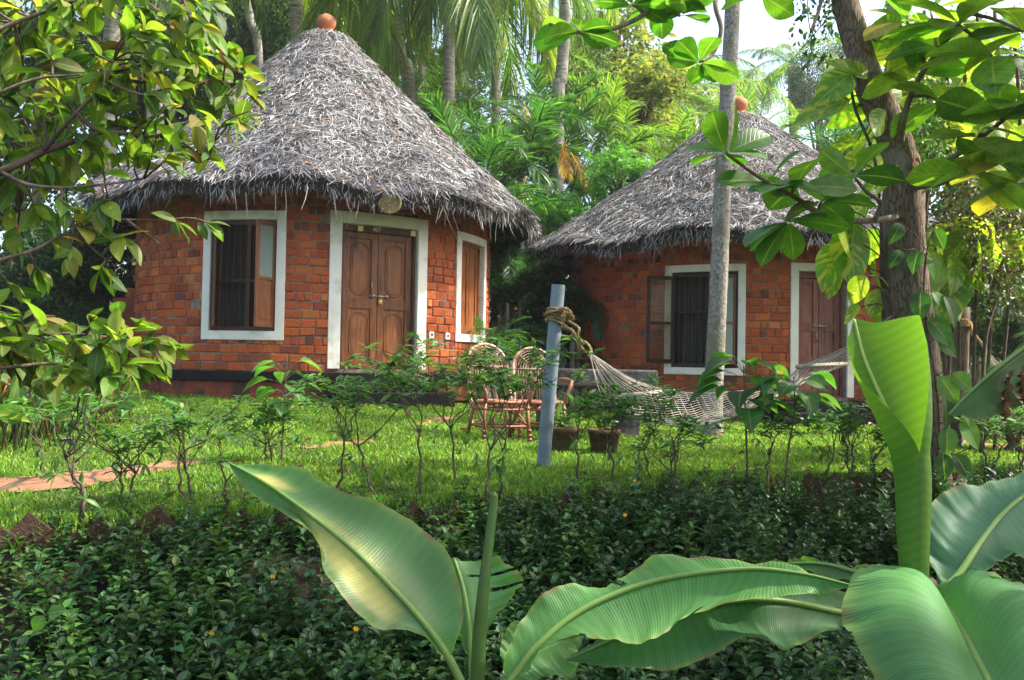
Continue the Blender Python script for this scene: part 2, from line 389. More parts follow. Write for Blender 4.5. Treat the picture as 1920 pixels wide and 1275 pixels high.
path_c = strip(gl([(575, 843, .04), (640, 833, .12), (700, 828, .05)]), 20, "path", M_pave, .012)
path_d = strip(gl([(770, 800, .04), (820, 790, .12), (860, 780, .04)]), 20, "path", M_pave, .012)

def near_path(x, y):
    d = np.full(len(x), 9.0)
    for c in (path_a, path_b, path_c, path_d):
        for q in c: d = np.minimum(d, np.hypot(x - q[0], y - q[1]) - q[2])
    return d

# ---- grass: blades on the lawn
n = 900000
x = rng.uniform(-8, 9.5, n); y = rng.uniform(3.2, 14.5, n)
keep = (rng.random(n) < np.minimum(1, (4.6 / y) ** 1.25)) & (y > edge_y(x) - .06) & (np.abs(x) < .66 * y + .4)
x = x[keep]; y = y[keep]
patch = np.sin(x * 2.1 + 1.3 * np.sin(y * 1.7)) * np.sin(y * 2.6 + x) + .5 * np.sin(x * 6.2 + y * 4)
keep = near_path(x, y) > rng.uniform(-.07, .05, len(x))
hutd = np.minimum(np.hypot(x + 3.29, y - 14.53), np.hypot(x - 4.325, y - 16.44) - .2)
keep &= hutd > 2.95
x = x[keep]; y = y[keep]; patch = patch[keep]; n = len(x)
hh = rng.uniform(.014, .052, n) * (1 + .3 * patch) * (1 + .8 * sstep(.25, 0, y - edge_y(x)))
ww = rng.uniform(.0035, .006, n) * np.maximum(1, y / 6)
az = rng.uniform(0, 2 * np.pi, n); la = rng.uniform(0, 2 * np.pi, n); ll = hh * rng.uniform(.2, 1.1, n)
b0 = np.stack([x, y, H(x, y)], 1); sd = np.stack([np.cos(az), np.sin(az), 0 * az], 1) * ww[:, None]
tp = b0 + np.stack([np.cos(la) * ll, np.sin(la) * ll, hh], 1)
md = b0 + np.stack([np.cos(la) * ll * .35, np.sin(la) * ll * .35, hh * .62], 1)
v = np.stack([b0 - sd, b0 + sd, md - sd * .8, md + sd * .8, tp], 1).reshape(-1, 3)
k = np.arange(n)[:, None] * 5
gc = cvar([(.12, .24, .028), (.16, .27, .032), (.09, .19, .026), (.20, .26, .05)], n, .28) * (1 + .16 * patch[:, None])
gb = MB(); gb.add(v, [k + np.array([[0, 1, 3, 2]]), k + np.array([[2, 3, 4]])], np.repeat(gc, 5, 0))
M_grass = leafmat("grass_blade", .35, .55, spec=.25, tint=(1.2, 1.3, .5))
tag(gb.build("grass", M_grass), "short sunlit green lawn grass in front of the huts", "grass", kind="stuff")

# ---- ground cover on the shaded bank
def plantlet(nn, hgt, ls):
    b = []; tp = leaf_tpl(4, 3, .62, .48, .22, .35)
    pos, ax, nr, sc = [], [], [], []
    z = 0.0; a = random.uniform(0, 3)
    lean = np.array([random.gauss(0, .25), random.gauss(0, .25), 1])
    for i in range(nn):
        q = (i + 1) / nn; z = hgt * q; a += 1.57 + random.gauss(0, .2)
        for s in (0, math.pi):
            el = .1 + .55 * q + random.gauss(0, .2)
            d = np.array([math.cos(a + s) * math.cos(el), math.sin(a + s) * math.cos(el), math.sin(el)])
            pos.append(lean * z); ax.append(d); nr.append(np.array([0, 0, 1.]) + d * -.3 + rng.normal(0, .15, 3)); sc.append(ls * (1.15 - .55 * q * q) * random.uniform(.8, 1.2))
    return tp, np.array(pos), np.array(ax), np.array(nr), np.array(sc)
n = 21000
x = rng.uniform(-4.6, 6.5, n); s = rng.uniform(-.10, 2.4, n); y = edge_y(x) - s
dens = .58 + .55 * np.sin(x * 2.7 + 2 * np.sin(y * 2)) * np.sin(y * 3.3 + x * .8)
dens = np.where(s < .02, .15 * dens, dens) * np.where((s > .12) & (s < .4) & (x > -3) & (x < -.2), .6, 1)
keep = (rng.random(n) < dens) & (np.abs(x) < .64 * y + .3) & (y > 2.0)
x = x[keep]; y = y[keep]; s = s[keep]; n = len(x)
kinds = [plantlet(*a) for a in ((5, .16, .066), (6, .22, .07), (4, .11, .06), (7, .28, .068), (5, .19, .08), (8, .34, .062))]
gc = MB(); which = rng.integers(0, len(kinds), n); which = np.where((s < .12) & (which > 2), which - 3, which)
st = MB()
for kk, (tp, pos, ax, nr, sc) in enumerate(kinds):
    ids = np.where(which == kk)[0]
    rot = rng.uniform(0, 6.283, len(ids)); c, sn = np.cos(rot), np.sin(rot)
    R = np.zeros((len(ids), 3, 3)); R[:, 0, 0] = c; R[:, 0, 1] = -sn; R[:, 1, 0] = sn; R[:, 1, 1] = c; R[:, 2, 2] = 1
    sz = rng.uniform(.6, 1.25, len(ids)) * np.where(s[ids] < .25, .75, 1)
    base = np.stack([x[ids], y[ids], H(x[ids], y[ids])], 1)
    pp = base[:, None] + np.einsum('nij,kj->nki', R, pos) * sz[:, None, None]
    aa = np.einsum('nij,kj->nki', R, ax); nn_ = np.einsum('nij,kj->nki', R, nr)
    col = cvar([(.028, .09, .020), (.040, .115, .024), (.022, .072, .022), (.055, .125, .024)], len(ids), .22)
    m = len(ids) * len(pos)
    gc.add(*inst(tp, pp.reshape(-1, 3), aa.reshape(-1, 3), nn_.reshape(-1, 3), (sz[:, None] * sc[None]).ravel(), np.repeat(col, len(pos), 0) * rng.uniform(.8, 1.2, (m, 1))))
    top = pp[:, -1]; w = .0022
    q = np.stack([base + [-w, 0, 0], base + [w, 0, 0], top + [w, 0, 0], top + [-w, 0, 0]], 1).reshape(-1, 3)
    gc.add(q, np.arange(len(q)).reshape(-1, 4), (.06, .06, .03))
M_cover = leafmat("cover_leaf", .22, .38, spec=.45, midrib=.25, tint=(1.1, 1.3, .5))
tag(gc.build("ground_cover", M_cover), "dark green creeping plants covering the shaded bank", "ground cover", kind="stuff")

# small yellow flowers and dry leaves scattered on the bank
fl = leaf_tpl(3, 3, .5, .5, .1, .1)
def flower(px, py, d):
    p = P(px, py, d); b = MB(); a = np.arange(6) * 1.047
    ax = np.stack([np.cos(a) * .8, -.4 - .1 * np.sin(a), np.sin(a) * .8], 1)
    b.add(*inst(fl, np.tile(p, (6, 1)), ax, np.tile([0, -1., .5], (6, 1)), .017, cvar([(.75, .42, .02)], 6, .1)))
    b.add(*tube([p, p + [0, .02, -.08], [p[0], p[1] + .03, H(p[0], p[1] + .03)]], .0015, 4, c=(.05, .08, .02)))
    return b
for (px, py, d, where) in ((1190, 900, 5.6, "by the foot of the pipe post"), (512, 1080, 4.15, "under the large banana leaf"), (668, 1178, 3.75, "beside the lower edge of the large banana leaf"), (398, 1186, 3.7, "in the darkest part of the bank"), (1172, 965, 5.2, "among the upper plants of the bank")):
    tag(flower(px, py, d).build("flower", M_cover), "tiny yellow daisy flower " + where, "flower", "yellow flowers on the bank")
dl = leaf_tpl(4, 3, .5, .5, .5, .5); n = 340
x = rng.uniform(-3.6, 5.5, n); y = edge_y(x) - rng.uniform(.05, 1.5, n) ** 1.2; y[:130] = edge_y(x[:130]) + rng.uniform(.1, 5.5, 130)
b = MB(); b.add(*inst(dl, np.stack([x, y, H(x, y) + rng.uniform(.01, .05, n)], 1), rdir(n, .1), rdir(n, 1.5), rng.uniform(.05, .11, n), cvar([(.16, .075, .035), (.24, .13, .07), (.10, .045, .025), (.30, .22, .07)], n, .25)))
tag(b.build("leaf_litter", M_cover), "dry brown fallen leaves lying between the plants of the bank", "fallen leaves", kind="stuff")
# ================================================================ huts
M_brick = pm("brick", (.78, .78, .78), (1.2, 1.15, 1.1), 22, .85, .7, 60, attr=True, c3=(.6, .56, .55), s3=2.2, t3=(.62, .78))
M_mortar = pm("mortar", (.16, .11, .08), (.33, .25, .19), 14, .95, .6, 50)
M_white = pm("white_plaster", (.78, .75, .66), (.86, .83, .75), 4, .75, .15, 30, c3=(.52, .48, .37), s3=4.5, t3=(.55, .78))
M_wood = pm("door_wood", (.12, .038, .012), (.31, .108, .034), 5, .42, .25, 30, stretch=(6, 6, .7), attr=True, c3=(.05, .022, .012), s3=2.0, t3=(.55, .72), spec=.45)
M_wood2 = pm("dull_wood", (.12, .046, .032), (.25, .105, .075), 5, .6, .25, 30, stretch=(6, 6, .7), attr=True, c3=(.06, .03, .022), s3=2.0, t3=(.58, .75), spec=.35)
M_shut = pm("shutter_wood", (.045, .018, .010), (.12, .045, .02), 5, .45, .2, 30, stretch=(6, 6, .7), attr=True, spec=.4)
M_darkwood = pm("dark_wood", (.018, .009, .007), (.04, .02, .016), 5, .5, .2, 30, stretch=(6, 6, .7), attr=True)
M_blackpl = pm("black_plinth", (.006, .006, .006), (.016, .015, .015), 5, .7, .1, 20, spec=.15)
M_redpl = pm("red_plinth", (.16, .035, .018), (.26, .065, .03), 5, .8, .3, 20, c3=(.06, .03, .02), s3=3)
M_thatch = pm("thatch_strand", (.8, .8, .8), (1.15, 1.12, 1.08), 30, .85, 0, attr=True, spec=.15)
M_core = pm("thatch_core", (.018, .015, .012), (.055, .045, .038), 14, .95, .9, 40)
M_terra = pm("terracotta", (.36, .13, .055), (.52, .21, .09), 8, .8, .3, 40, c3=(.22, .10, .06), s3=4, t3=(.55, .7))
M_metal = pm("old_metal", (.25, .23, .20), (.42, .38, .32), 20, .4, .1, metal=.8)
M_brass = pm("brass", (.45, .30, .10), (.62, .45, .2), 20, .4, .1, metal=.7)
M_plast = pm("switch_plastic", (.72, .71, .66), (.78, .77, .72), 4, .4)
M_black = pm("black_plastic", (.015, .015, .015), (.02, .02, .02), 4, .4)
M_curt = pm("curtain", (.030, .032, .030), (.085, .088, .075), 3, .9, 0, stretch=(14, 14, .3))
M_bar = pm("iron_bar", (.10, .045, .025), (.16, .08, .045), 9, .6)
M_sign = pm("sign_paint", (.75, .66, .42), (.82, .74, .5), 5, .6)
def glassmat():
    m, t, b = newmat("frosted_pane"); b.inputs["Base Color"].default_value = (.22, .28, .26, 1); b.inputs["Roughness"].default_value = .12; b.inputs["Specular IOR Level"].default_value = .6
    return m
M_pane = glassmat()
def clearmat():
    m, t, b = newmat("clear_pane"); N = t.nodes.new
    tr = N("ShaderNodeBsdfTransparent"); tr.inputs[0].default_value = (.80, .78, .72, 1); gl_ = N("ShaderNodeBsdfGlossy"); gl_.inputs[1].default_value = .04
    ms = N("ShaderNodeMixShader"); ms.inputs[0].default_value = .03
    t.links.new(tr.outputs[0], ms.inputs[1]); t.links.new(gl_.outputs[0], ms.inputs[2]); t.links.new(ms.outputs[0], t.nodes["Material Output"].inputs[0])
    return m
M_clear = clearmat()

def theta_at(px, C, R):
    d = (_f + CR * (px - 960) / F)[:2]; o = -np.array(C[:2])
    a = d @ d; b = 2 * d @ o; c = o @ o - R * R; t = (-b - math.sqrt(max(b * b - 4 * a * c, 0))) / (2 * a)
    q = d * t + o; return math.atan2(q[0], -q[1])

def cyl(t, r, z): return np.stack([r * np.sin(t), -r * np.cos(t), z + 0 * t], -1)

def cbox(t0, t1, r0, r1, z0, z1, c=(1, 1, 1), n=None):
    """box bent round the wall"""
    n = n or max(2, int(abs(t1 - t0) / .04) + 2)
    t = np.linspace(t0, t1, n)
    sec = [(r0, z0), (r1, z0), (r1, z1), (r0, z1)]
    v = np.stack([cyl(t, r, z) for r, z in sec], 1).reshape(-1, 3)
    f = []
    for i in range(n - 1):
        for k in range(4): f.append([i * 4 + k, i * 4 + (k + 1) % 4, i * 4 + 4 + (k + 1) % 4, i * 4 + 4 + k])
    f += [[0, 3, 2, 1], [4 * n - 4, 4 * n - 3, 4 * n - 2, 4 * n - 1]]
    return v, np.array(f), c, np.stack([np.repeat(t, 4) * r1, v[:, 2]], 1)

class Fr:
    """flat frame set in the wall: u to the right, w outward, z up"""
    def __init__(s, tc, R): s.t = np.array([math.cos(tc), math.sin(tc), 0]); s.n = np.array([math.sin(tc), -math.cos(tc), 0]); s.o = s.n * R
    def x(s, v): v = np.asarray(v, float); return s.o + v[..., 0:1] * s.t + v[..., 1:2] * s.n + v[..., 2:3] * np.array([0, 0, 1.])
    def b(s, mb, u0, u1, w0, w1, z0, z1, c=(1, 1, 1), piv=None):
        v, f, c, uv = box(u0, u1, w0, w1, z0, z1, c)
        if piv:       # (u, w, angle): swing about a vertical hinge
            ca, sa = math.cos(piv[2]), math.sin(piv[2]); d = v[:, :2] - piv[:2]
            v[:, 0] = piv[0] + d[:, 0] * ca - d[:, 1] * sa; v[:, 1] = piv[1] + d[:, 0] * sa + d[:, 1] * ca
        mb.add(s.x(v), f, c, uv)

def wall_mesh(R, zt, ops, seed):
    r = random.Random(seed); mb = MB()
    # mortar bed with openings
    ts = set(np.linspace(-math.pi, math.pi, 121)); zs = {-.05, zt}
    for o in ops: ts |= {o["a"], o["b"]}; zs |= {o["z0"], o["z1"]}
    ts = sorted(ts); zs = sorted(zs)
    for rr in (R, R - .22):
        for i in range(len(ts) - 1):
            for j in range(len(zs) - 1):
                tm, zm = (ts[i] + ts[i + 1]) / 2, (zs[j] + zs[j + 1]) / 2
                if any(o["a"] < tm < o["b"] and o["z0"] < zm < o["z1"] for o in ops): continue
                t = np.array([ts[i], ts[i + 1]])
                v = np.stack([cyl(t, rr, zs[j]), cyl(t, rr, zs[j + 1])], 0).reshape(-1, 3)
                mb.add(v, np.array([[0, 1, 3, 2]]) if rr == R else np.array([[0, 2, 3, 1]]), (1, 1, 1), m=1)
    for o in ops:      # reveals
        for q in (o["a"], o["b"]):
            v = np.array([cyl(np.array(q), a, z) for a in (R, R - .22) for z in (o["z0"], o["z1"])]); mb.add(v, np.array([[0, 1, 3, 2]]), m=1)
    # bricks
    ch, jo = .121, .014; row = 0; z = -.05
    V, Fc, Cc = [], [], []; nv = 0
    while z < zt - .02:
        h = ch * r.uniform(.94, 1.06); head = row % 5 == 3 or r.random() < .06
        t = -2.4 + r.uniform(0, .05)
        while t < 2.4:
            L = (r.choice([.10, .11, .13]) if head else r.choice([.23, .24, .22, .25, .115, .2])) * r.uniform(.93, 1.07)
            t1 = t + L / R; segs = [(t + jo * .5 / R, t1 - jo * .5 / R)]
            for o in ops:
                if z + h * .75 > o["z0"] - .03 and z + h * .25 < o["z1"] + .03:
                    ns = []
                    for a, b in segs:
                        oa, ob = o["a"] - .03 / R, o["b"] + .03 / R
                        if b <= oa or a >= ob: ns.append((a, b))
                        else:
                            if a < oa: ns.append((a, oa))
                            if b > ob: ns.append((ob, b))
                    segs = ns
            for a, b in segs:
                if b - a < .02 / R: continue
                pr = R + .015 + r.gauss(0, .006); e = .011 / R
                za, zb = z + jo * .5 + r.gauss(0, .0035), z + h - jo * .5 + r.gauss(0, .0035)
                tl = r.gauss(0, .005)
                outer = [(a, za), (b, za + tl), (b, zb + tl), (a, zb)]
                inn = [(a + e, za + .010), (b - e, za + .010 + tl), (b - e, zb - .010 + tl), (a + e, zb - .010)]
                vv = [cyl(np.array(q), R - .02, w) for q, w in outer] + [cyl(np.array(q), pr - .009, w) for q, w in outer] + [cyl(np.array(q), pr, w) for q, w in inn]
                ff = [[8, 9, 10, 11]] + [[k, (k + 1) % 4, 4 + (k + 1) % 4, 4 + k] for k in range(4)] + [[4 + k, 4 + (k + 1) % 4, 8 + (k + 1) % 4, 8 + k] for k in range(4)]
                base = np.array(r.choices([(.44, .098, .028), (.49, .125, .034), (.39, .085, .028), (.29, .07, .036), (.52, .17, .05)], [5, 4, 3, .45, .35])[0])
                if head and r.random() < .25: base = np.array((.19, .058, .042))
                base = base * math.exp(r.gauss(0, .10))
                if z < .45 and r.random() < .55 * (1 - z / .45): base = base * .55 + np.array((.035, .030, .018))
                V += vv; Fc += [[q + nv for q in f] for f in ff]; Cc += [base] * 12; nv += 12
            t = t1
        z += h; row += 1
    mb.add(np.array(V), np.array(Fc), np.array(Cc))
    return mb

def roof_pt(S, t, th):
    """thatch surface: t from 0 at the eave to 1 at the top"""
    fr = np.clip((np.cos(th - S["fth"]) + 1) / 2, 0, 1) ** 2
    ze = S["ze"] + S["sag"] * (1 - fr) + .05 * np.sin(th * 5 + S["k"]) + .03 * np.sin(th * 11)
    r = S["Re"] + (S["rt"] - S["Re"]) * t
    z = ze + (S["za"] - ze) * (t - .035 * np.sin(np.pi * np.clip(t * 1.0, 0, 1)) + .10 * np.clip(t - .8, 0, 1) * 0)
    bump = .05 * np.sin(th * 9 + t * 12 + S["k"]) * np.sin(t * 17 + th * 3) * (1 - t)
    return np.stack([r * np.sin(th), -r * np.cos(th), z + bump], -1)

def thatch(root, S, n, nf, seed, sw=1.0):
    g = np.random.default_rng(seed)
    # core
    mb = MB(); T, TH = np.meshgrid(np.linspace(0, 1, 22), np.linspace(-np.pi, np.pi, 73), indexing='ij')
    top = roof_pt(S, T, TH) - np.array([0, 0, .03]); mb.add(top, grid_faces(22, 73))
    un = roof_pt(S, T, TH); rr = np.linalg.norm(un[..., :2], axis=-1, keepdims=True)
    un = un * np.concatenate([np.repeat((rr - .05) / rr, 2, -1), np.ones_like(rr)], -1) - np.array([0, 0, .22]); mb.add(un, grid_faces(22, 73)[:, ::-1])
    lip = np.stack([top[0], un[0]], 0); mb.add(lip, grid_faces(2, 73)[:, ::-1])
    capv = np.vstack([top[-1], [[0, 0, S["za"] + .04]]]); k = 73; mb.add(capv, np.array([[i, i + 1, k] for i in range(72)]))
    # strands over the slope
    u = g.random(n); t = 1 - np.sqrt(1 - u * .995); t = np.where(g.random(n) < .05, g.uniform(.78, .99, n), t); t = np.clip(t, 0, .99); th = g.uniform(-np.pi, np.pi, n)
    p0 = roof_pt(S, t, th); e = 1e-3
    dn = nrm(roof_pt(S, t - e, th) - p0); ac = nrm(roof_pt(S, t, th + e) - p0); no = nrm(np.cross(dn, ac)); no *= np.sign(no[:, 2:3])
    an = g.normal(0, .62, n) + np.where(g.random(n) < .22, g.uniform(-1.5, 1.5, n), 0)
    an = an * (1 - .5 * sstep(.75, 1, t))
    d = dn * np.cos(an)[:, None] + ac * np.sin(an)[:, None]; sd = np.cross(d, no)
    Ln = g.uniform(.10, .28, n); w = g.uniform(.0030, .0060, n) * sw; cv = g.normal(0, .5, n); lf = g.uniform(.0, .16, n); st = g.uniform(.0, .05, n)
    col = np.where(g.random((n, 1)) < .52, np.array([[.33, .335, .34]]), np.array([[.078, .076, .076]])) * np.exp(g.normal(0, .28, (n, 1)))
    br = g.random(n) < .045; col[br] = np.array([.22, .13, .07]) * np.exp(g.normal(0, .3, (br.sum(), 1)))
    # darker brown patch on one flank
    pb = sstep(.25, .9, np.sin(th - S["fth"] - .55)) * sstep(.15, .5, t) * .55; pick = g.random(n) < pb
    col[pick] = col[pick] * np.array([.62, .50, .42])
    ss = np.array([0, .34, .68, 1.0]); wf = np.array([.75, 1, .8, .25])
    ctr = p0[:, None] + d[:, None] * (Ln[:, None] * ss)[..., None] + sd[:, None] * (cv[:, None] * Ln[:, None] * (ss ** 2))[..., None] \
        + no[:, None] * (st[:, None] + lf[:, None] * Ln[:, None] * 2.0 * ss * (1.15 - ss))[..., None]
    tw = sd + no * g.normal(0, .5, (n, 1))
    W_ = (w[:, None] * wf)[..., None]
    v = np.stack([ctr - tw[:, None] * W_, ctr + tw[:, None] * W_], 2).reshape(-1, 3)
    k = np.arange(n)[:, None] * 8; f = np.concatenate([k + np.array([[a, a + 1, a + 3, a + 2]]) for a in (0, 2, 4)])
    mb.add(v, f, np.repeat(col, 8, 0), m=1)
    # hanging fringe
    th = g.uniform(-np.pi, np.pi, nf); cl = .5 + .5 * np.sin(th * 23 + 2 * np.sin(th * 7)); t = g.uniform(-.012, .05, nf); p0 = roof_pt(S, t, th) - np.array([0, 0, 1.]) * g.uniform(.0, .2, nf)[:, None]
    Ln = g.uniform(.05, .15, nf) * (.4 + cl) + np.where(g.random(nf) < .035, g.uniform(.08, .28, nf), 0)
    out = np.stack([np.sin(th), -np.cos(th), 0 * th], -1); ac = np.stack([np.cos(th), np.sin(th), 0 * th], -1)
    d = nrm(np.array([0, 0, -1.]) + out * g.uniform(-.15, .75, (nf, 1)) + ac * g.normal(0, .55, (nf, 1)))
    w = g.uniform(.0035, .0075, nf) * sw; bend = ac * g.normal(0, .25, (nf, 1)) + np.array([0, 0, -.3])
    ctr = p0[:, None] + d[:, None] * (Ln[:, None] * ss)[..., None] + bend[:, None] * (Ln[:, None] * ss ** 2)[..., None]
    tw = nrm(ac + out * g.normal(0, .4, (nf, 1))); W_ = (w[:, None] * wf)[..., None]
    v = np.stack([ctr - tw[:, None] * W_, ctr + tw[:, None] * W_], 2).reshape(-1, 3)
    k = np.arange(nf)[:, None] * 8; f = np.concatenate([k + np.array([[a, a + 1, a + 3, a + 2]]) for a in (0, 2, 4)])
    col = np.array([[.25, .25, .255]]) * np.exp(g.normal(-.15, .4, (nf, 1)))
    mb.add(v, f, np.repeat(col, 8, 0), m=1)
    roof = mb.build("roof", [M_core, M_thatch], root)
    # rafters under the eave
    for k in range(22):
        th = k * 2 * math.pi / 22 + .07; a = roof_pt(S, np.array(.02), np.array(th)); b = roof_pt(S, np.array(.42), np.array(th))
        r = MB(); r.t(tube([a - [0, 0, .26], b - [0, 0, .30]], .035, 6)); r.build("rafter", M_twig, roof)
    # clay finial pot
    f = MB(); z = S["za"]
    f.t(lathe([(0, z - .02), (.20, z - .02), (.21, z + .03), (.12, z + .05), (.10, z + .08), (.13, z + .11), (.165, z + .18), (.165, z + .24), (.13, z + .31), (.07, z + .35), (0, z + .36)], 24))
    f.build("finial", M_terra, root)
    return roof

def hut(name, label, C, R, floor, ops, S, seed, plinth, n, nf, group, sw=1.0, wtop=.42):
    root = thing(name, label, "hut", (C[0], C[1], floor), 0, group)
    wm = wall_mesh(R, S["ze"] + wtop, ops, seed); wall = wm.build("wall", [M_brick, M_mortar], root, smooth=False)
    b = MB(); b.t(cbox(-math.pi, math.pi, 0, R - .23, -.06, -.02, n=60)); b.build("interior_floor", M_blackpl, root)
    # plinth: black band over a red foot
    b = MB(); b.t(cbox(-math.pi, math.pi, R - .3, R + plinth[0], -.19, -.052, n=90)); b.build("plinth_band", M_blackpl, root, smooth=False, bevel=.01)
    b = MB(); b.t(cbox(-math.pi, math.pi, R - .3, R + plinth[0] - .05, -plinth[1], -.192, n=90)); b.build("plinth_foot", M_redpl, root, smooth=False)
    thatch(root, S, n, nf, seed, sw)
    return root

def surround(o, R, parent, fw, sill=True):
    b = MB(); r0, r1 = R - .16, R + .035
    a, c, z0, z1 = o["a"], o["b"], o["z0"], o["z1"]; w = fw / R
    b.t(cbox(a - w, a, r0, r1, z0 - (fw if sill else 0), z1 + fw)); b.t(cbox(c, c + w, r0, r1, z0 - (fw if sill else 0), z1 + fw))
    b.t(cbox(a, c, r0, r1 - .001, z1, z1 + fw))
    if sill: b.t(cbox(a, c, r0, r1 + .004, z0 - fw, z0))
    return b.build("surround", M_white, parent, smooth=False, bevel=.008)

def shutter(F_, part, mat, u0, u1, z0, z1, w, piv, pane=True, pmat=None, lower_panel=True, name="shutter"):
    """framed leaf: glass over a wooden panel"""
    b = MB(); s = .055; c = np.array([1, 1, 1.]) * random.uniform(.9, 1.15); zm = z0 + (z1 - z0) * .46
    for (p, q) in ((u0, u0 + s), (u1 - s, u1)): F_.b(b, p, q, w, w + .035, z0, z1, c, piv)
    for (p, q) in ((z0, z0 + s * 1.2), (zm - s * .4, zm + s * .4), (z1 - s, z1)): F_.b(b, u0 + s, u1 - s, w + .002, w + .033, p, q, c * .95, piv)
    if lower_panel: F_.b(b, u0 + s, u1 - s, w + .012, w + .023, z0 + s, zm - s * .4, c * .85, piv); F_.b(b, u0 + s + .03, u1 - s - .03, w + .006, w + .029, z0 + s + .05, zm - s * .4 - .04, c * .95, piv)
    sh = b.build(name, mat, part, smooth=False, bevel=.004)
    if pane:
        g_ = MB(); F_.b(g_, u0 + s, u1 - s, w + .014, w + .020, zm + s * .4, z1 - s, piv=piv)
        if not lower_panel: F_.b(g_, u0 + s, u1 - s, w + .014, w + .020, z0 + s, zm - s * .4, piv=piv)
        g_.build("pane", pmat or M_pane, part, smooth=False)
    return sh

def stadium(F_, uc, zc, hu, hz, w, r=.008):
    a = np.linspace(0, 2 * np.pi, 40, endpoint=False); p = []
    for q in a:
        x, z = math.cos(q) * hu, math.sin(q) * hu
        p.append([uc + x, w, zc + z + (hz - hu if math.sin(q) >= 0 else -(hz - hu))])
    p.append(p[0]); return tube(F_.x(np.array(p)), r, 6, cap=False)

def door_leaf(F_, part, mat, u0, u1, z0, z1, w, panels, oval, tone):
    b = MB(); s = .095; c = np.array(tone)
    for (p, q) in ((u0, u0 + s), (u1 - s, u1)): F_.b(b, p, q, w, w + .045, z0, z1, c)
    zs = [z0 + (z1 - z0) * p for p in panels]
    rails = [(z0, z0 + .08)] + [(z - .07, z + .07) for z in zs] + [(z1 - .09, z1)]
    for p, q in rails: F_.b(b, u0 + s, u1 - s, w + .003, w + .042, p, q, c * .92)
    for k in range(len(rails) - 1):
        a, d = rails[k][1], rails[k + 1][0]; cc = c * random.uniform(.95, 1.2)
        F_.b(b, u0 + s, u1 - s, w + .008, w + .020, a, d, cc * 1.1)
        if oval:
            uc, zc, hu, hz = (u0 + u1) / 2, (a + d) / 2, (u1 - u0) / 2 - s - .025, (d - a) / 2 - .05
            b.t(stadium(F_, uc, zc, hu, hz, w + .022, .011)); b.t(stadium(F_, uc, zc, hu - .028, hz - .028, w + .021, .006))
    o = b.build("door_leaf", mat, part, smooth=False, bevel=.005); return o

def digits(txt, F_, u, w, z, size, parent, mat):
    cu = bpy.data.curves.new("numerals", 'FONT'); cu.body = txt; cu.size = size; cu.extrude = .002; cu.align_x = 'CENTER'; cu.align_y = 'CENTER'
    t = bpy.data.objects.new("tmp", cu); COL.objects.link(t); dg = bpy.context.evaluated_depsgraph_get(); dg.update()
    me = bpy.data.meshes.new_from_object(t.evaluated_get(dg)); bpy.data.objects.remove(t)
    me.name = "house_number"; me.materials.clear(); me.materials.append(mat); o = link("house_number", me, parent)
    p = F_.x(np.array([u, w, z])); M = Matrix(((F_.t[0], 0, F_.n[0], p[0]), (F_.t[1], 0, F_.n[1], p[1]), (0, 1, 0, p[2]), (0, 0, 0, 1))); me.transform(M); return o

def blk(part, name, F_, mat, *bx, bevel=.003):
    b = MB()
    for q in bx: F_.b(b, *q)
    return b.build(name, mat, part, smooth=False, bevel=bevel)

def padlock(F_, part, u, w, z, mat):
    b = MB(); v, f, c, uv = box(u - .026, u + .026, w, w + .02, z - .06, z); b.add(F_.x(v), f, c, uv)
    a = np.linspace(0, np.pi, 9); b.t(tube(F_.x(np.stack([u + .016 * np.cos(a), 0 * a + w + .01, z + .03 * np.sin(a)], 1)), .005, 6))
    return b.build("padlock", mat, part, bevel=.006)

# ---------------------------------------------------------------- the large hut
C1 = np.array([-3.29, 14.53]); R1 = 2.87; fl1 = CZ - .13
def op(l, r, z0, z1, C, R): return dict(a=theta_at(l, C, R), b=theta_at(r, C, R), z0=z0, z1=z1)
w1 = op(393, 515, .50, 2.03, C1, R1); d1 = op(637, 779, 0.0, 2.03, C1, R1); s1 = op(860, 902.5, .56, 2.0, C1, R1)
S1 = dict(Re=3.60, rt=.30, ze=2.45, za=5.70, sag=.08, fth=.226, k=1.0)
hut1 = hut("round_hut", "larger round red brick hut with tall grey thatch and a padlocked double door", C1, R1, fl1, [w1, d1, s1], S1, 11, (.10, .46, True), 100000, 4200, "round thatched brick huts")

# open window
W_ = (w1["b"] - w1["a"]) * R1; Fw = Fr((w1["a"] + w1["b"]) / 2, R1); hu = W_ / 2
win = blk(hut1, "window", Fw, M_shut, (-hu, -hu + .06, -.16, -.06, w1["z0"], w1["z1"]), (hu - .06, hu, -.16, -.06, w1["z0"], w1["z1"]), (-hu + .06, hu - .06, -.159, -.062, w1["z1"] - .06, w1["z1"]), (-hu + .06, hu - .06, -.159, -.058, w1["z0"], w1["z0"] + .06), (.02, .08, -.158, -.075, w1["z0"] + .06, w1["z1"] - .06), (-hu + .06, hu - .06, -.15, -.09, 1.18, 1.225))
surround(w1, R1, win, .125)
shutter(Fw, win, M_wood, hu - .46, hu - .05, w1["z0"] + .05, w1["z1"] - .05, -.06, (hu - .05, -.06, math.radians(-78)))
shutter(Fw, win, M_shut, -hu + .05, -hu + .46, w1["z0"] + .05, w1["z1"] - .05, -.06, (-hu + .05, -.06, math.radians(62)))
b = MB()
for k in range(9): b.t(tube(Fw.x(np.array([[-hu + .1 + k * (W_ - .2) / 8, -.13, w1["z0"] + .05], [-hu + .1 + k * (W_ - .2) / 8, -.13, w1["z1"] - .05]])), .007, 6))
b.build("grille", M_bar, win)
b = MB(); q = np.linspace(-hu, hu, 80); Q, ZZ = np.meshgrid(q, np.linspace(w1["z0"], w1["z1"], 6), indexing='ij')
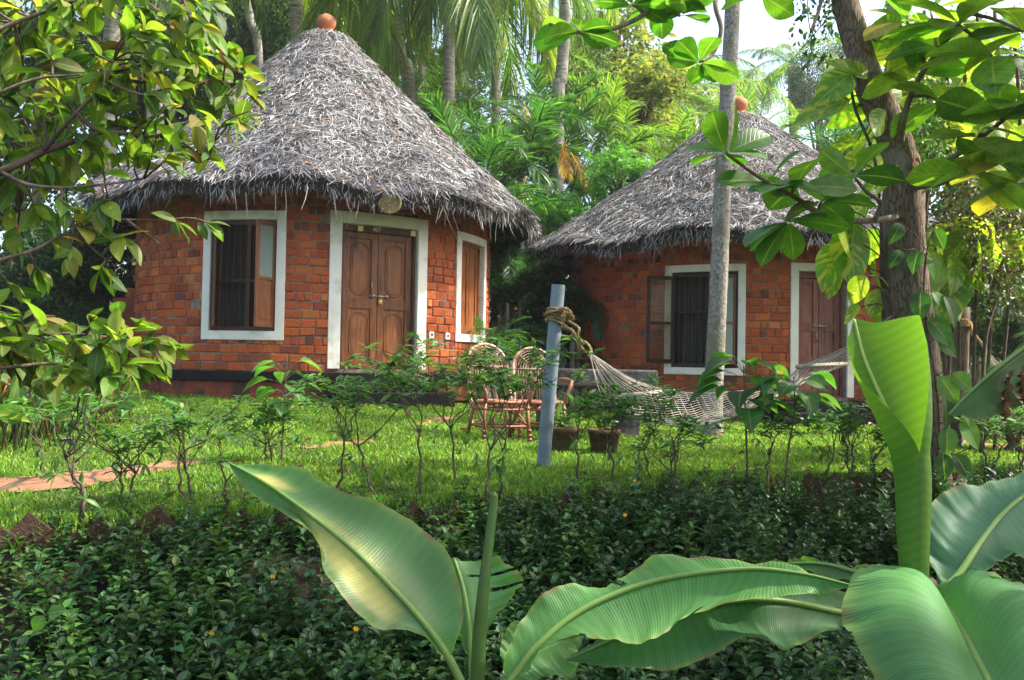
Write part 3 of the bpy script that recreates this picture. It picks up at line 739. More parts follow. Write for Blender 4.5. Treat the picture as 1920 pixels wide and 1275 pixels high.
b.add(Fw.x(np.stack([Q, -.26 + .025 * np.sin(Q * 70) * (1 + .2 * ZZ), ZZ], -1)), grid_faces(80, 6)); b.build("curtain", M_curt, win)

# double door
W_ = (d1["b"] - d1["a"]) * R1; Fd = Fr((d1["a"] + d1["b"]) / 2, R1); hu = W_ / 2; dz = 2.03
door = blk(hut1, "door", Fd, M_shut, (-hu, -hu + .05, -.20, -.10, 0, dz), (hu - .05, hu, -.20, -.10, 0, dz), (-hu + .05, hu - .05, -.199, -.102, dz - .09, dz), (-hu + .05, hu - .05, -.199, -.104, -.02, .03))
surround(d1, R1, door, .165, sill=False)
door_leaf(Fd, door, M_wood, -hu + .052, -.004, .035, dz - .095, -.185, [.47], True, (1.05, 1.0, .95))
door_leaf(Fd, door, M_wood, .004, hu - .052, .035, dz - .095, -.186, [.47], True, (.9, .9, .9))
b = MB(); F_ = Fd
b.t(tube(Fd.x(np.array([[-.10, -.135, 1.10], [-.10, -.10, 1.11], [-.10, -.10, 1.23], [-.10, -.135, 1.24]])), .010, 8)); b.build("handle", M_metal, door)
b = MB(); b.t(tube(Fd.x(np.array([[-.13, -.13, 1.04], [.17, -.13, 1.04]])), .010, 8)); 
for u in (-.08, .02, .12): Fd.b(b, u, u + .03, -.142, -.118, 1.015, 1.065)
b.build("latch", M_metal, door)
padlock(Fd, door, .035, -.125, .99, M_brass)
for u in (-.33, hu - .10): blk(door, "hanger_block", Fd, M_sign, (u, u + .075, -.101, -.075, dz - .09, dz - .012))
digits("407", Fd, -.045, -.099, dz - .045, .085, door, M_plast)

# closed window round the side
hu = (s1["b"] - s1["a"]) * R1 / 2; Fs = Fr((s1["a"] + s1["b"]) / 2, R1)
win = MB()
for a, b_ in ((s1["a"], s1["a"] + .02), (s1["b"] - .02, s1["b"])): win.t(cbox(a, b_, R1 - .16, R1 - .05, s1["z0"], s1["z1"]))
win.t(cbox(s1["a"] + .02, s1["b"] - .02, R1 - .159, R1 - .052, s1["z1"] - .05, s1["z1"])); win.t(cbox(s1["a"] + .02, s1["b"] - .02, R1 - .159, R1 - .045, s1["z0"], s1["z0"] + .06))
win = win.build("window", M_wood, hut1, smooth=False, bevel=.004)
surround(s1, R1, win, .125)
mid = (s1["a"] + s1["b"]) / 2
for a, b_ in ((s1["a"] + .02, mid - .002), (mid + .002, s1["b"] - .02)):
    b = MB(); c = np.array([1.15, 1.1, 1.0]); e = .028
    b.t(cbox(a, a + e, R1 - .12, R1 - .075, s1["z0"] + .062, s1["z1"] - .052, c)); b.t(cbox(b_ - e, b_, R1 - .12, R1 - .075, s1["z0"] + .062, s1["z1"] - .052, c))
    b.t(cbox(a + e, b_ - e, R1 - .119, R1 - .078, s1["z0"] + .062, s1["z0"] + .15, c)); b.t(cbox(a + e, b_ - e, R1 - .119, R1 - .078, s1["z1"] - .14, s1["z1"] - .052, c))
    b.t(cbox(a + e, b_ - e, R1 - .118, R1 - .093, s1["z0"] + .15, s1["z1"] - .14, c * 1.05)); b.build("shutter", M_wood, win, smooth=False, bevel=.003)
# sockets, meter box, straw disc, step
for px, zz in ((807, .515), (837, .51)):
    t = theta_at(px, C1, R1); Fp = Fr(t, R1 + .012); o = blk(hut1, "switch_plate", Fp, M_plast, (-.048, .048, -.01, .018, zz - .05, zz + .05)); blk(o, "socket", Fp, M_black, (-.012, .016, .018, .023, zz - .012, zz + .022), bevel=0)
Fp = Fr(theta_at(912.2, C1, R1), R1 + .012); blk(hut1, "meter_box", Fp, M_plast, (-.02, .16, -.02, .09, .58, .70))
pd_ = P(731, 380, 11.35); b = MB(); a = np.linspace(0, 6 * 2 * np.pi, 150); rr = np.linspace(.01, .135, 150)
b.t(tube(np.stack([pd_[0] + rr * np.cos(a), pd_[1] + .02 * np.cos(a), pd_[2] + rr * np.sin(a) * .95], 1), .013, 5)); a = np.linspace(0, 2 * np.pi, 40)
b.t(tube(np.stack([pd_[0] + .14 * np.cos(a), pd_[1] + 0 * a, pd_[2] + .135 * np.sin(a)], 1), .02, 6)); b.t(tube([pd_ + [0, 0, .13], pd_ + [0, .1, .45]], .006, 5))
M_straw = pm("straw", (.20, .15, .06), (.36, .29, .13), 30, .9, .4)
tag(b.build("straw_disc", M_straw), "round coiled straw mat hanging under the thatch above the double door", "straw mat")
b = MB(); Fp = Fr(Fd_t := (d1["a"] + d1["b"]) / 2, R1)
Fp.b(b, -.75, .75, -.05, .38, -.30, -.17); Fp.b(b, -.70, .85, -.05, .72, -.50, -.302); b.build("door_step", M_blackpl, hut1, smooth=False, bevel=.015)

# ---------------------------------------------------------------- the hut behind the tree
C2 = np.array([4.325, 16.44]); R2 = 3.14; fl2 = CZ - .455
w2 = op(1259, 1383, .43, 1.96, C2, R2); d2 = op(1496, 1587, 0, 1.97, C2, R2)
S2 = dict(Re=3.90, rt=.28, ze=2.50, za=5.33, sag=.2, fth=-.26, k=2.6)
hut2 = hut("round_hut", "round red brick hut with lower thatch standing behind the slim palm trunk and hammock", C2, R2, fl2, [w2, d2], S2, 23, (.10, .42, False), 80000, 4200, "round thatched brick huts", wtop=.16)
W_ = (w2["b"] - w2["a"]) * R2; Fw = Fr((w2["a"] + w2["b"]) / 2, R2); hu = W_ / 2
win = blk(hut2, "window", Fw, M_darkwood, (-hu, -hu + .07, -.16, -.05, w2["z0"], w2["z1"]), (hu - .07, hu, -.16, -.05, w2["z0"], w2["z1"]), (-hu + .07, hu - .07, -.159, -.052, w2["z1"] - .07, w2["z1"]), (-hu + .07, hu - .07, -.159, -.048, w2["z0"], w2["z0"] + .07), (.03, .11, -.158, -.06, w2["z0"] + .07, w2["z1"] - .07), (-hu + .07, hu - .07, -.15, -.09, 1.30, 1.34))
surround(w2, R2, win, .115)
shutter(Fw, win, M_wood2, hu - .44, hu - .06, w2["z0"] + .06, w2["z1"] - .06, -.05, (hu - .06, -.05, math.radians(-62)), lower_panel=False)
shutter(Fw, win, M_darkwood, -hu + .05, -hu + .50, w2["z0"] + .06, w2["z1"] - .06, -.045, (-hu + .05, -.02, math.radians(155)), lower_panel=False, pmat=M_clear)
b = MB()
for k in range(9): b.t(tube(Fw.x(np.array([[-hu + .1 + k * (W_ - .2) / 8, -.13, w2["z0"] + .05], [-hu + .1 + k * (W_ - .2) / 8, -.13, w2["z1"] - .05]])), .008, 6))
b.build("grille", M_bar, win)
b = MB(); q = np.linspace(-hu, hu, 80); Q, ZZ = np.meshgrid(q, np.linspace(w2["z0"], w2["z1"], 6), indexing='ij')
b.add(Fw.x(np.stack([Q, -.26 + .025 * np.sin(Q * 60), ZZ], -1)), grid_faces(80, 6)); b.build("curtain", M_curt, win)
W_ = (d2["b"] - d2["a"]) * R2; Fd = Fr((d2["a"] + d2["b"]) / 2, R2); hu = W_ / 2; dz = 1.97
door = blk(hut2, "door", Fd, M_wood2, (-hu, -hu + .05, -.20, -.10, 0, dz), (hu - .05, hu, -.20, -.10, 0, dz), (-hu + .05, hu - .05, -.199, -.102, dz - .10, dz), (-hu + .05, hu - .05, -.199, -.104, -.02, .03))
surround(d2, R2, door, .125, sill=False)
door_leaf(Fd, door, M_wood2, -hu + .052, -.004, .035, dz - .105, -.185, [.30, .585], False, (1.35, 1.25, 1.25))
door_leaf(Fd, door, M_wood2, .004, hu - .052, .035, dz - .105, -.186, [.30, .585], False, (1.1, 1.05, 1.1))
b = MB(); b.t(tube(Fd.x(np.array([[-.12, -.13, 1.12], [.16, -.13, 1.12]])), .010, 8))
for u in (-.09, .0, .1): Fd.b(b, u, u + .03, -.142, -.118, 1.095, 1.145)
b.build("latch", M_metal, door)
b = MB(); b.t(tube(Fd.x(np.array([[-.04, -.135, 1.03], [-.05, -.10, 1.0], [-.05, -.10, .90], [-.04, -.135, .87]])), .010, 8)); b.build("handle", M_metal, door)
digits("406", Fd, -.02, -.099, dz - .05, .085, door, M_sign)
b = MB(); Fd.b(b, -.85, .75, -.05, .40, -.20, -.062); Fd.b(b, -.95, .85, -.05, .75, -.41, -.202); b.build("door_step", M_blackpl, hut2, smooth=False, bevel=.015)

# ---------------------------------------------------------------- a third hut, mostly behind leaves
C3 = np.array([-16.0, 20.5]); f3 = float(H(C3[0], C3[1])) + .6
S3 = dict(Re=3.7, rt=.3, ze=2.30, za=5.6, sag=.1, fth=.5, k=4.0)
hut("round_hut", "dark round thatched hut half hidden by leaves beyond the larger hut", C3, R1, f3, [], S3, 31, (.1, .6, True), 9000, 2200, "round thatched brick huts", sw=1.5)
# ================================================================ chairs, bench, pots, post, hammocks
M_cane = pm("cane", (.34, .21, .13), (.54, .39, .27), 12, .5, .2, 60, c3=(.26, .11, .06), s3=5, t3=(.52, .66), spec=.4)
M_canered = pm("cane_red", (.20, .065, .032), (.33, .14, .075), 10, .5, .2, 60, spec=.4)
M_stone = pm("bench_stone", (.06, .057, .05), (.20, .19, .17), 9, .95, .8, 30, c3=(.05, .05, .04), s3=4)
M_pot = pm("pot_clay", (.06, .036, .02), (.15, .085, .04), 14, .9, .7, 40, c3=(.06, .07, .03), s3=3)
M_rope = pm("rope", (.22, .15, .06), (.46, .34, .15), 40, .9, .8, 160)
M_rope2 = pm("yellow_rope", (.34, .20, .06), (.52, .33, .11), 40, .9, .6, 120)
M_cord = pm("hammock_cord", (.34, .30, .24), (.52, .47, .38), 30, .85, .4, 100)
M_pvc = pm("grey_pipe", (.15, .205, .235), (.22, .275, .305), 5, .5, .25, 14, c3=(.10, .115, .10), s3=5, t3=(.50, .72), spec=.4)

def cane_chair(label, loc, rz):
    """front faces local -Y"""
    t = thing("cane_chair", label, "chair", loc, rz, "round backed cane chairs")
    bw, sh, top, lean = .225, .40, .98, .20
    def bp(x, z): return np.array([x, .22 + (z - sh) * lean / (top - sh) * 1.0, z])
    b = MB(); zc = top - bw                                  # arch centre height
    a = np.linspace(np.pi, 0, 20)
    pts = [bp(-bw * .86, .30)] + [bp(-bw, z) for z in np.linspace(sh, zc, 5)[:-1]] + [bp(bw * math.cos(q), zc + bw * math.sin(q)) for q in a] + [bp(bw, z) for z in np.linspace(zc, sh, 5)[1:]] + [bp(bw * .86, .30)]
    b.t(tube(pts, .019, 8)); b.build("back_frame", M_cane, t)
    b = MB()
    for k in range(1, 8):
        r = bw * (1 - k / 8.0)
        b.t(tube([bp(-r, sh + .03)] + [bp(r * math.cos(q), zc + r * math.sin(q)) for q in a] + [bp(r, sh + .03)], .0065, 5))
    for q in (np.pi / 2, np.pi * .25, np.pi * .75): b.t(tube([bp(0, zc) + [0, -.008, 0], bp(bw * math.cos(q), zc + bw * math.sin(q)) + [0, -.008, 0]], .006, 5))
    b.t(tube([bp(-bw, zc - .005) + [0, -.008, 0], bp(bw, zc - .005) + [0, -.008, 0]], .007, 5)); b.build("back_weave", M_cane, t)
    b = MB(); n = 24; q = np.linspace(0, 2 * np.pi, n + 1); ring = np.stack([.25 * np.cos(q), -.02 + .235 * np.sin(q), np.full(n + 1, sh)], 1)
    b.t(tube(ring, .017, 8, cap=False)); b.t(tube(ring - [0, 0, .07], .012, 6, cap=False)); 
    for y in np.linspace(-.22, .18, 18):
        h = .25 * math.sqrt(max(0, 1 - ((y + .02) / .235) ** 2)); b.t(tube([[-h, y, sh + .01], [0, y, sh - .012], [h, y, sh + .01]], .0075, 5))
    for k in range(28):
        u = k * 2 * np.pi / 28; b.t(tube([[.25 * math.cos(u), -.02 + .235 * math.sin(u), sh], [.25 * math.cos(u + .2), -.02 + .235 * math.sin(u + .2), sh - .07]], .005, 4))
    b.build("seat", M_canered, t)
    for s in (-1, 1):
        b = MB(); p = spline([bp(s * bw, .64), [s * .30, .12, .645], [s * .325, -.08, .63], [s * .30, -.20, .60], [s * .25, -.23, .50], [s * .235, -.20, sh]], 22); b.t(tube(p, .021, 8)); b.build("armrest", M_canered, t)
        b = MB(); b.t(tube([[s * .225, -.17, sh], [s * .245, -.20, .01]], .019, 8))
        for z in (.34, .12, .07, .03): b.t(tube([[s * (.228 + (sh - z) * .05), -.172 - (sh - z) * .07, z - .012], [s * (.228 + (sh - z) * .05), -.172 - (sh - z) * .07, z + .012]], .026, 8))
        b.build("leg", M_canered, t)
        b = MB(); b.t(tube([[s * .20, .17, sh], [s * .24, .27, .01]], .019, 8)); b.build("leg", M_canered, t)
    b = MB(); z = .16
    for p, q in (((-.235, -.185), (.235, -.185)), ((-.22, .22), (.22, .22)), ((-.235, -.185), (-.22, .22)), ((.235, -.185), (.22, .22))): b.t(tube([[*p, z], [*q, z]], .013, 6))
    for s in (-1, 1):
        b.t(tube([[s * .23, -.185, z], [0, -.12, sh - .03]], .010, 6)); b.t(tube([[s * .23, -.185, z], [s * .21, .2, sh - .03]], .010, 6))
    b.t(tube([[0, -.18, z], [0, -.15, sh - .04]], .012, 6)); b.build("stretcher", M_canered, t)
    return t
cane_chair("cane garden chair with wheel patterned back in front of the closed side window", GD(938, 8.6), .42)
cane_chair("cane garden chair with wheel patterned back partly behind the grey pipe post", GD(1012, 9.1), .18)
cane_chair("cane chair showing only the top of its round back beside the rope tied wooden stump", P(1872, 752, 10.6) - [0, 0, .62], -.5)

# stone table
ct = GD(1103, 10.0); zt = P(1103, 692, 10.0)[2]
t = thing("stone_table", "rough grey stone slab table standing between the cane chairs and the hammock", "table", ct, .06)
zz = zt - ct[2]
b = MB(); b.t(box(-.76, .78, -.22, .24, zz - .20, zz)); b.build("tabletop", M_stone, t, smooth=False, bevel=.02)
for s in (-.45, .45):
    b = MB(); b.t(box(s - .14, s + .14, -.16, .17, -.05, zz - .202)); b.build("pedestal", M_stone, t, smooth=False, bevel=.015)

# pots
def pot(label, p, r, h, plant=None, mat=None, group=None, name="flower_pot"):
    t = thing(name, label, "pot", p, 0, group)
    b = MB(); b.t(lathe([(0, 0), (r * .72, 0), (r * .8, h * .1), (r * .98, h * .8), (r * 1.06, h * .82), (r * 1.06, h * .97), (r * .96, h), (r * .86, h * .98), (r * .84, h * .85), (0, h * .85)], 22)); b.build("pot", mat or M_pot, t)
    if plant:
        n = plant; tp = leaf_tpl(6, 3, .28, .4, .2, .6); b = MB()
        b.add(*inst(tp, np.tile([0, 0, h * .85], (n, 1)) + rng.normal(0, .02, (n, 3)) + [0, 0, .06] * rng.random((n, 1)) * 3, rdir(n, .7), rdir(n, 1.2), rng.uniform(.10, .20, n), cvar([(.05, .12, .02), (.07, .15, .03)], n)))
        b.build("foliage", M_shrub, t)
    return t
pot("coir clad plant pot on the grass close beside the grey pipe post", GD(1055, 7.9), .15, .25, 40)
pot("dark clay plant pot on the grass farther from the pipe post, under the hammock cords", GD(1135, 8.1), .15, .24, 26)
pot("orange clay pot on a ledge against the edge of the brick hut wall", P(246, 560, 13.5), .10, .16, None, M_terra, "clay pots by the dark hedge")
pot("orange clay pot showing its rim in front of the dark hedge, away from the hut", P(83, 612, 12.0), .13, .16, None, M_terra, "clay pots by the dark hedge")
# ledges carrying these two pots
for (px, py, d, w, lab) in ((246, 560, 13.5, .2, "low brick pier carrying the clay pot against the hut wall"), (83, 612, 12.0, .3, "low brick pier carrying the clay pot in front of the hedge")):
    p = P(px, py, d); z0 = float(H(p[0], p[1])); b = MB(); b.t(box(p[0] - w, p[0] + w, p[1] - .2, p[1] + .2, z0 - .1, p[2] - .001)); tag(b.build("brick_pier", M_redpl, smooth=False, bevel=.01), lab, "pier")

# ---- pipe post
pb, pt = P(1016, 872, 7.0), P(1047, 534, 7.0); pb = pb.copy(); pb[2] = H(pb[0], pb[1]) - .15
t = thing("pipe_post", "leaning blue grey plastic pipe post tied with rope, standing on the lawn", "post", pb)
ax = nrm(pt - pb); b = MB(); L = np.linalg.norm(pt - pb); rr = .056
prof = np.linspace(0, 1, 14); pts = pb + (pt - pb) * prof[:, None]; b.t(tube(pts - pb, rr, 28, cap=False)); b.t(tube((pts - pb)[8:], rr - .006, 28, cap=False))
o1 = tube((pts - pb)[-2:], rr, 28, cap=False)[0][-28:]; o2 = tube((pts - pb)[-2:], rr - .006, 28, cap=False)[0][-28:]
b.add(np.vstack([o1, o2]), np.array([[k, (k + 1) % 28, 28 + (k + 1) % 28, 28 + k] for k in range(28)])); b.build("pipe", M_pvc, t)
b = MB(); b.t(tube([ax * L * .60, ax * L * .605, ax * L * .61], [rr + .0005, rr + .004, rr + .0005], 28, cap=False)); b.build("joint_ring", M_pvc, t)

def twist(pts, r, n=3, pitch=26, k=None):
    """laid rope: strands wound round a path"""
    pts = np.asarray(pts); L = np.concatenate([[0], np.cumsum(np.linalg.norm(np.diff(pts, axis=0), axis=1))])
    m = max(12, int(L[-1] / .012)); s = np.linspace(0, L[-1], m); c = np.stack([np.interp(s, L, pts[:, i]) for i in range(3)], 1)
    T = nrm(np.gradient(c, axis=0)); N = nrm(np.cross(T, [.31, .2, .93])); B = np.cross(T, N); out = []
    for q in range(n):
        a = s * pitch * 2 + q * 2 * np.pi / n
        out.append(tube(c + (N * np.cos(a)[:, None] + B * np.sin(a)[:, None]) * r * .5, r * .58, 6))
    return out
def rope_obj(name, label, paths, r, mat, tails=()):
    b = MB()
    for p in paths:
        for q in twist(p, r): b.t(q)
    for (p, d, ln, n) in tails:
        for k in range(n):
            e = nrm(d + rng.normal(0, .45, 3)); b.t(tube(spline([p, p + e * ln * .5, p + e * ln + [0, 0, -.01]], 5), .003, 4))
    return tag(b.build(name, mat), label, "rope")
def coil(ctr, axis, R, r, turns, pitch, a0=0, tilt=(0, 0)):
    u = nrm(np.cross(axis, [0, 1, 0])); w = np.cross(axis, u); a = np.linspace(a0, a0 + turns * 2 * np.pi, int(turns * 36)); s = np.linspace(-.5, .5, len(a))
    return ctr + u * (R * np.cos(a))[:, None] + w * (R * np.sin(a))[:, None] + axis * (pitch * turns * s + tilt[0] * np.cos(a) + tilt[1] * np.sin(a))[:, None]
kz = P(1043, 590, 7.0); kp = P(1058, 590, 6.90); knot = P(1078, 622, 6.85); ring_c = P(1098, 651, 6.9)
rp = [coil(kz, ax, rr + .016, .014, 3.2, .024, .4, (.012, .008)), coil(kz + ax * .012, ax, rr + .038, .014, 1.6, .02, 2.0, (-.02, .014)), coil(kz - ax * .075, ax, rr + .015, .012, 1.05, .0, 1.0, (.025, .02)),
      spline([kp, kp + [.03, -.02, -.05], knot + [0.03, 0, .03], knot + [.02, 0, -.03], ring_c + [-.02, 0, .02]], 24), spline([kp + [-.02, 0, -.02], kp + [.0, -.03, -.09], knot + [-.01, -.02, -.01], ring_c + [-.05, 0, -.03]], 24),
      spline([P(1050, 628, 7.08), P(1062, 632, 6.95), knot + [.0, .02, -.03]], 14), spline([kp + [-.06, -.02, .02], kp + [-.02, -.05, .05], kp + [.05, -.03, .02], kp + [.03, -.04, -.03], kp + [-.03, -.05, -.01]], 26)]
a = np.linspace(0, 2 * np.pi, 30); rp.append(np.stack([ring_c[0] + .048 * np.cos(a) * .95, ring_c[1] + .03 * np.sin(a), ring_c[2] + .040 * np.sin(a) - .03 * np.cos(a)], 1))
rope_obj("rope", "thick tan rope knotted round the grey pipe post, holding the hammock ring", rp, .0125, M_rope, [(P(1062, 597, 6.85), np.array([.55, -.3, .75]), .07, 60)])

# ---- hammock
def hammock(label, A, B, b1, b2, mid, half, across, ncord, nrow, fine=.0042):
    t = thing("hammock", label, "hammock", A, 0, "rope hammocks on the lawn"); A0 = np.array(A)
    across = nrm(np.array(across)); nb = MB()
    e1 = lambda s: b1 + across * half * s; e2 = lambda s: b2 + across * half * s
    for (p, ef) in ((A, e1), (B, e2)):
        nb = MB()
        for s in np.linspace(-1, 1, ncord):
            e = ef(s)
            m = (p + e) / 2 - [0, 0, .03 + .02 * abs(s)]; j = rng.normal(0, .006, 3)
            nb.t(tube(spline([p + j, m + j, e], 8) - A0, fine, 5, cap=False))
        nb.build("cord_fan", M_cord, t)
    # net bed: a diamond mesh of cords sagging between the bars
    def bed(u, s):
        base = b1 * (1 - u) + b2 * u; sag = np.array([0, 0, -(.245 - .125 * s)]) * 4 * u * (1 - u)
        wd = half * (1 - .10 * 4 * u * (1 - u)); return base + sag + across * wd * s + np.array([0, 0, .03 * (s * s - .3) * 4 * u * (1 - u)])
    nb = MB(); ns, nr_ = ncord, nrow
    for k in range(-nr_, nr_ + 1, 1):
        for sg in (1, -1):
            pts = []
            for q in np.linspace(0, 1, 30):
                s = -1 + 2 * q; u = (k / nr_ if sg > 0 else k / nr_) + (q if sg > 0 else 1 - q) * .42
                if -.001 <= u <= 1.001: pts.append(bed(u, s) + np.array([0, 0, .006 * math.sin(40 * u + 9 * s)]))
            if len(pts) > 2: nb.t(tube(np.array(pts) - A0, fine, 4, cap=False))
    for s in (-1, 1): nb.t(tube(np.array([bed(u, s) for u in np.linspace(0, 1, 24)]) - A0, fine * 2.2, 6))
    nb.build("net", M_cord, t)
    for e in (b1, b2):
        bb = MB(); bb.t(tube(np.array([e - across * (half + .05), e, e + across * (half + .05)]) - A0, .018, 10)); bb.build("spreader_bar", M_cord, t)
    return t
tree_tie = P(1682, 585, 6.85)
hammock("rope net hammock slung from the grey pipe post to the leaning tree trunk", ring_c + [.03, 0, -.04], tree_tie, P(1196, 739, 7.1), P(1550, 684, 7.2), None, .46, (.72, .69, .04), 15, 23, .0034)
hammock("pale hammock tied to the wooden stump, mostly behind the torn banana leaf", P(1838, 640, 9.6), P(2120, 640, 9.0), P(1885, 700, 9.4), P(2060, 700, 9.1), P(1970, 770, 9.2), .30, (.3, .95, 0), 12, 14)

# wooden stump with yellow rope
sb, s2 = GD(1785, 9.8), P(1806, 576, 9.8)
t = thing("wooden_post", "leaning weathered log post with yellow rope tied near its cut top", "post", sb)
b = MB(); pts = spline([sb - [0, 0, .2], sb + (s2 - sb) * .5 + [.02, 0, 0], s2], 10); b.t(tube(pts - sb, np.linspace(.105, .078, 10) + rng.normal(0, .003, 10), 14)); b.build("log", M_bark, t)
k2 = P(1802, 606, 9.8); a2 = nrm(s2 - sb)
rope_obj("rope", "thin yellow rope tied round the wooden log post to hold the pale hammock", [coil(k2, a2, .095, .02, 3.3, .022), spline([k2 + [.09, -.05, 0], P(1825, 622, 9.65), P(1838, 640, 9.6)], 16), spline([k2 + [.09, -.05, -.02], P(1822, 626, 9.65), P(1838, 641, 9.6)], 16)], .012, M_rope2)

# ---- terracotta edging tiles along the lawn
M_tile = pm("edging_tile", (.04, .021, .014), (.10, .045, .026), 9, .9, .6, 40, c3=(.035, .032, .016), s3=7, t3=(.45, .6))
def tile_mesh():
    b = MB(); b.t(box(-.115, .115, -.014, .014, -.115, .115)); me = b.mesh("edging_tile", M_tile, False)
    me.transform(Matrix.Rotation(math.radians(45), 4, 'Y')); return me
tm = tile_mesh(); xs = np.arange(-3.6, 5.6, .235)
for i, x in enumerate(xs):
    x = x + random.gauss(0, .02)
    y = float(edge_y(x)) - .03; sl = math.atan(float(edge_y(x + .1) - edge_y(x - .1)) / .2)
    o = link("edging_tile", tm); bv = o.modifiers.new("bevel", 'BEVEL'); bv.width = .006; bv.segments = 2
    o.location = (x, y, float(H(x, y + .1)) + (-.085 if x < -2.35 else -.115) + random.gauss(0, .022)); o.rotation_euler = (random.gauss(-.05, .12), random.gauss(0, .09), sl + random.gauss(0, .12))
    tag(o, "terracotta edging tile set on its corner along the lawn rim above the bank", "edging tile", "terracotta edging tiles along the lawn rim")
# ================================================================ banana plants
M_bstem = pm("banana_stem", (.05, .028, .018), (.07, .085, .03), 6, .6, .3, 20, stretch=(1, 1, .2))
M_dry = leafmat("dry_leaf", .15, .8, tint=(1.2, .9, .6), spec=.1, vs=20, var=.4)

def loft(parent, mid, L, R, name="leaf", n=64, m=8, bulge=.035, rip=.010, rf=23, col=(.055, .15, .032), mcol=(.16, .27, .06), rib=(.010, .003), petiole=None, o=(0, 0, 0), mat=None, wav=0.0, tears=(), yellow=()):
    """banana leaf between its midrib and two edges"""
    M_, Le, Re_ = (spline(PL(c), n) if not isinstance(c, np.ndarray) else c for c in (mid, L, R))
    v = np.linspace(0, 1, n); T = nrm(np.gradient(M_, axis=0)); rows = []; us = []
    ph = rng.uniform(0, 6)
    for sgn, E in ((-1, Le), (1, Re_)):
        W = E - M_; Nn = nrm(np.cross(T, W)) * (1 if sgn > 0 else -1); wl = np.linalg.norm(W, axis=1, keepdims=True)
        qs = np.linspace(0, 1, m + 1)
        for q in (qs[::-1] if sgn < 0 else qs[1:]):
            r = rip * q * q * (np.sin(v * rf + ph + sgn) + .6 * np.sin(v * rf * 2.3 + ph * 2) + .35 * np.sin(v * rf * 4.9 + ph))[:, None] + wav * q * np.sin(v * 9 + sgn + ph)[:, None]
            rows.append(M_ + W * q + Nn * (bulge * wl / .2 * math.sin(math.pi * min(q, .95)) + r)); us.append(.5 + sgn * .5 * q)
    g_ = np.stack(rows, 1); k = len(us); b = MB()
    edge = np.abs(np.array(us) - .5)[None, :, None] * 2
    cc = np.array(col) * np.ones((n, k, 1)) * (1 + .12 * np.sin(v * 5 + ph)[:, None, None]) + edge ** 20 * np.array([.10, .06, .0])
    for (f0, fr) in ((ph, 7.3), (ph * 1.7, 13.1)):
        bm_ = edge ** 34 * sstep(.45, .95, np.sin(v * fr * 3 + f0) * np.sin(v * fr + 2 * f0))[:, None, None]; cc = cc * (1 - bm_) + np.array([.19, .115, .05]) * bm_
    for (u0, v0, su, sv) in yellow:  # sun patches painted into the leaf colour as pale yellow
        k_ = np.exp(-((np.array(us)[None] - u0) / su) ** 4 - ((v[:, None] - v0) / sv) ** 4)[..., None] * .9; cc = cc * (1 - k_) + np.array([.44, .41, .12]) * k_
    uv = np.stack([np.tile(np.array(us), (n, 1)), np.repeat(v[:, None], k, 1)], -1)
    F_ = grid_faces(n, k).reshape(n - 1, k - 1, 4)
    for (side, v0, v1, depth) in tears:       # splits in the blade
        i0, i1 = int(v0 * (n - 1)), max(int(v0 * (n - 1)) + 1, int(v1 * (n - 1))); j0, j1 = ((0, int(m * depth)) if side < 0 else (k - 1 - int(m * depth), k - 1)); F_[i0:i1, j0:j1] = -1
    F_ = F_.reshape(-1, 4); F_ = F_[F_[:, 0] >= 0]
    b.add(g_.reshape(-1, 3) - o, F_, cc.reshape(-1, 3), uv.reshape(-1, 2))
    lo = b.build(name, mat or M_banana, parent)
    rb = MB(); mp = M_ if petiole is None else np.vstack([spline(PL(petiole), 12)[:-1], M_])
    rr = np.interp(np.linspace(0, 1, len(mp)), [0, 1], rib); rb.t(tube(mp - o + nrm(np.array([0, -.3, 1.])) * .002, rr, 8, c=mcol)); rb.build("midrib", M_bleafrib, lo)
    return lo
M_bleafrib = leafmat("banana_rib", .15, .4, spec=.4, var=.1)

ba = P(880, 1330, 2.55); ba[2] = H(ba[0], ba[1])
t = thing("banana_plant", "young banana plant with one big pale leaf bearing painted sun patches and a rolled upright spear", "banana plant", ba)
o = ba
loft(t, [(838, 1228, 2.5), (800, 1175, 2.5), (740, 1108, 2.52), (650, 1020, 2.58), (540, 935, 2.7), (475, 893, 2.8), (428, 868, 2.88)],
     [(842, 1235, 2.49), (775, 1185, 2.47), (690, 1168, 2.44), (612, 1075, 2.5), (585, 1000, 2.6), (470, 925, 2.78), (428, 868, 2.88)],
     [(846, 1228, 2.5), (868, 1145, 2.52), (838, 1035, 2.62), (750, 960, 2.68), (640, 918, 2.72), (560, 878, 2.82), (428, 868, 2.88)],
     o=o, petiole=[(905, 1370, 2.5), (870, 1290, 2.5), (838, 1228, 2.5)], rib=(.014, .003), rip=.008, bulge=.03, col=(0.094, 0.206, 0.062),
     mat=leafmat("banana_leaf_sun_patched", .33, .36, tint=(1.05, 1.5, .35), lines=800, vstr=.13, spec=.42, var=.14, vs=4), yellow=((.36, .50, .22, .13), (.30, .36, .14, .09), (.62, .80, .12, .07)))  # pale yellow sun patches painted on this blade
loft(t, [(884, 1240, 2.62), (878, 1160, 2.68), (868, 1100, 2.76), (852, 1050, 2.82)], [(880, 1235, 2.62), (850, 1165, 2.70), (835, 1110, 2.78), (848, 1048, 2.82)],
     [(890, 1215, 2.62), (945, 1135, 2.68), (980, 1085, 2.74), (935, 1042, 2.84)], o=o, petiole=[(884, 1370, 2.55), (886, 1290, 2.58), (884, 1240, 2.62)], rib=(.011, .005), col=(0.088, 0.213, 0.062), tears=((1, .62, .68, .75), (1, .80, .83, .9), (-1, .6, .66, .6)))
b = MB(); sp = spline(PL([(893, 1390, 2.5), (897, 1230, 2.5), (905, 1120, 2.5), (919, 1000, 2.52), (926, 940, 2.53), (927, 922, 2.53)]), 30)
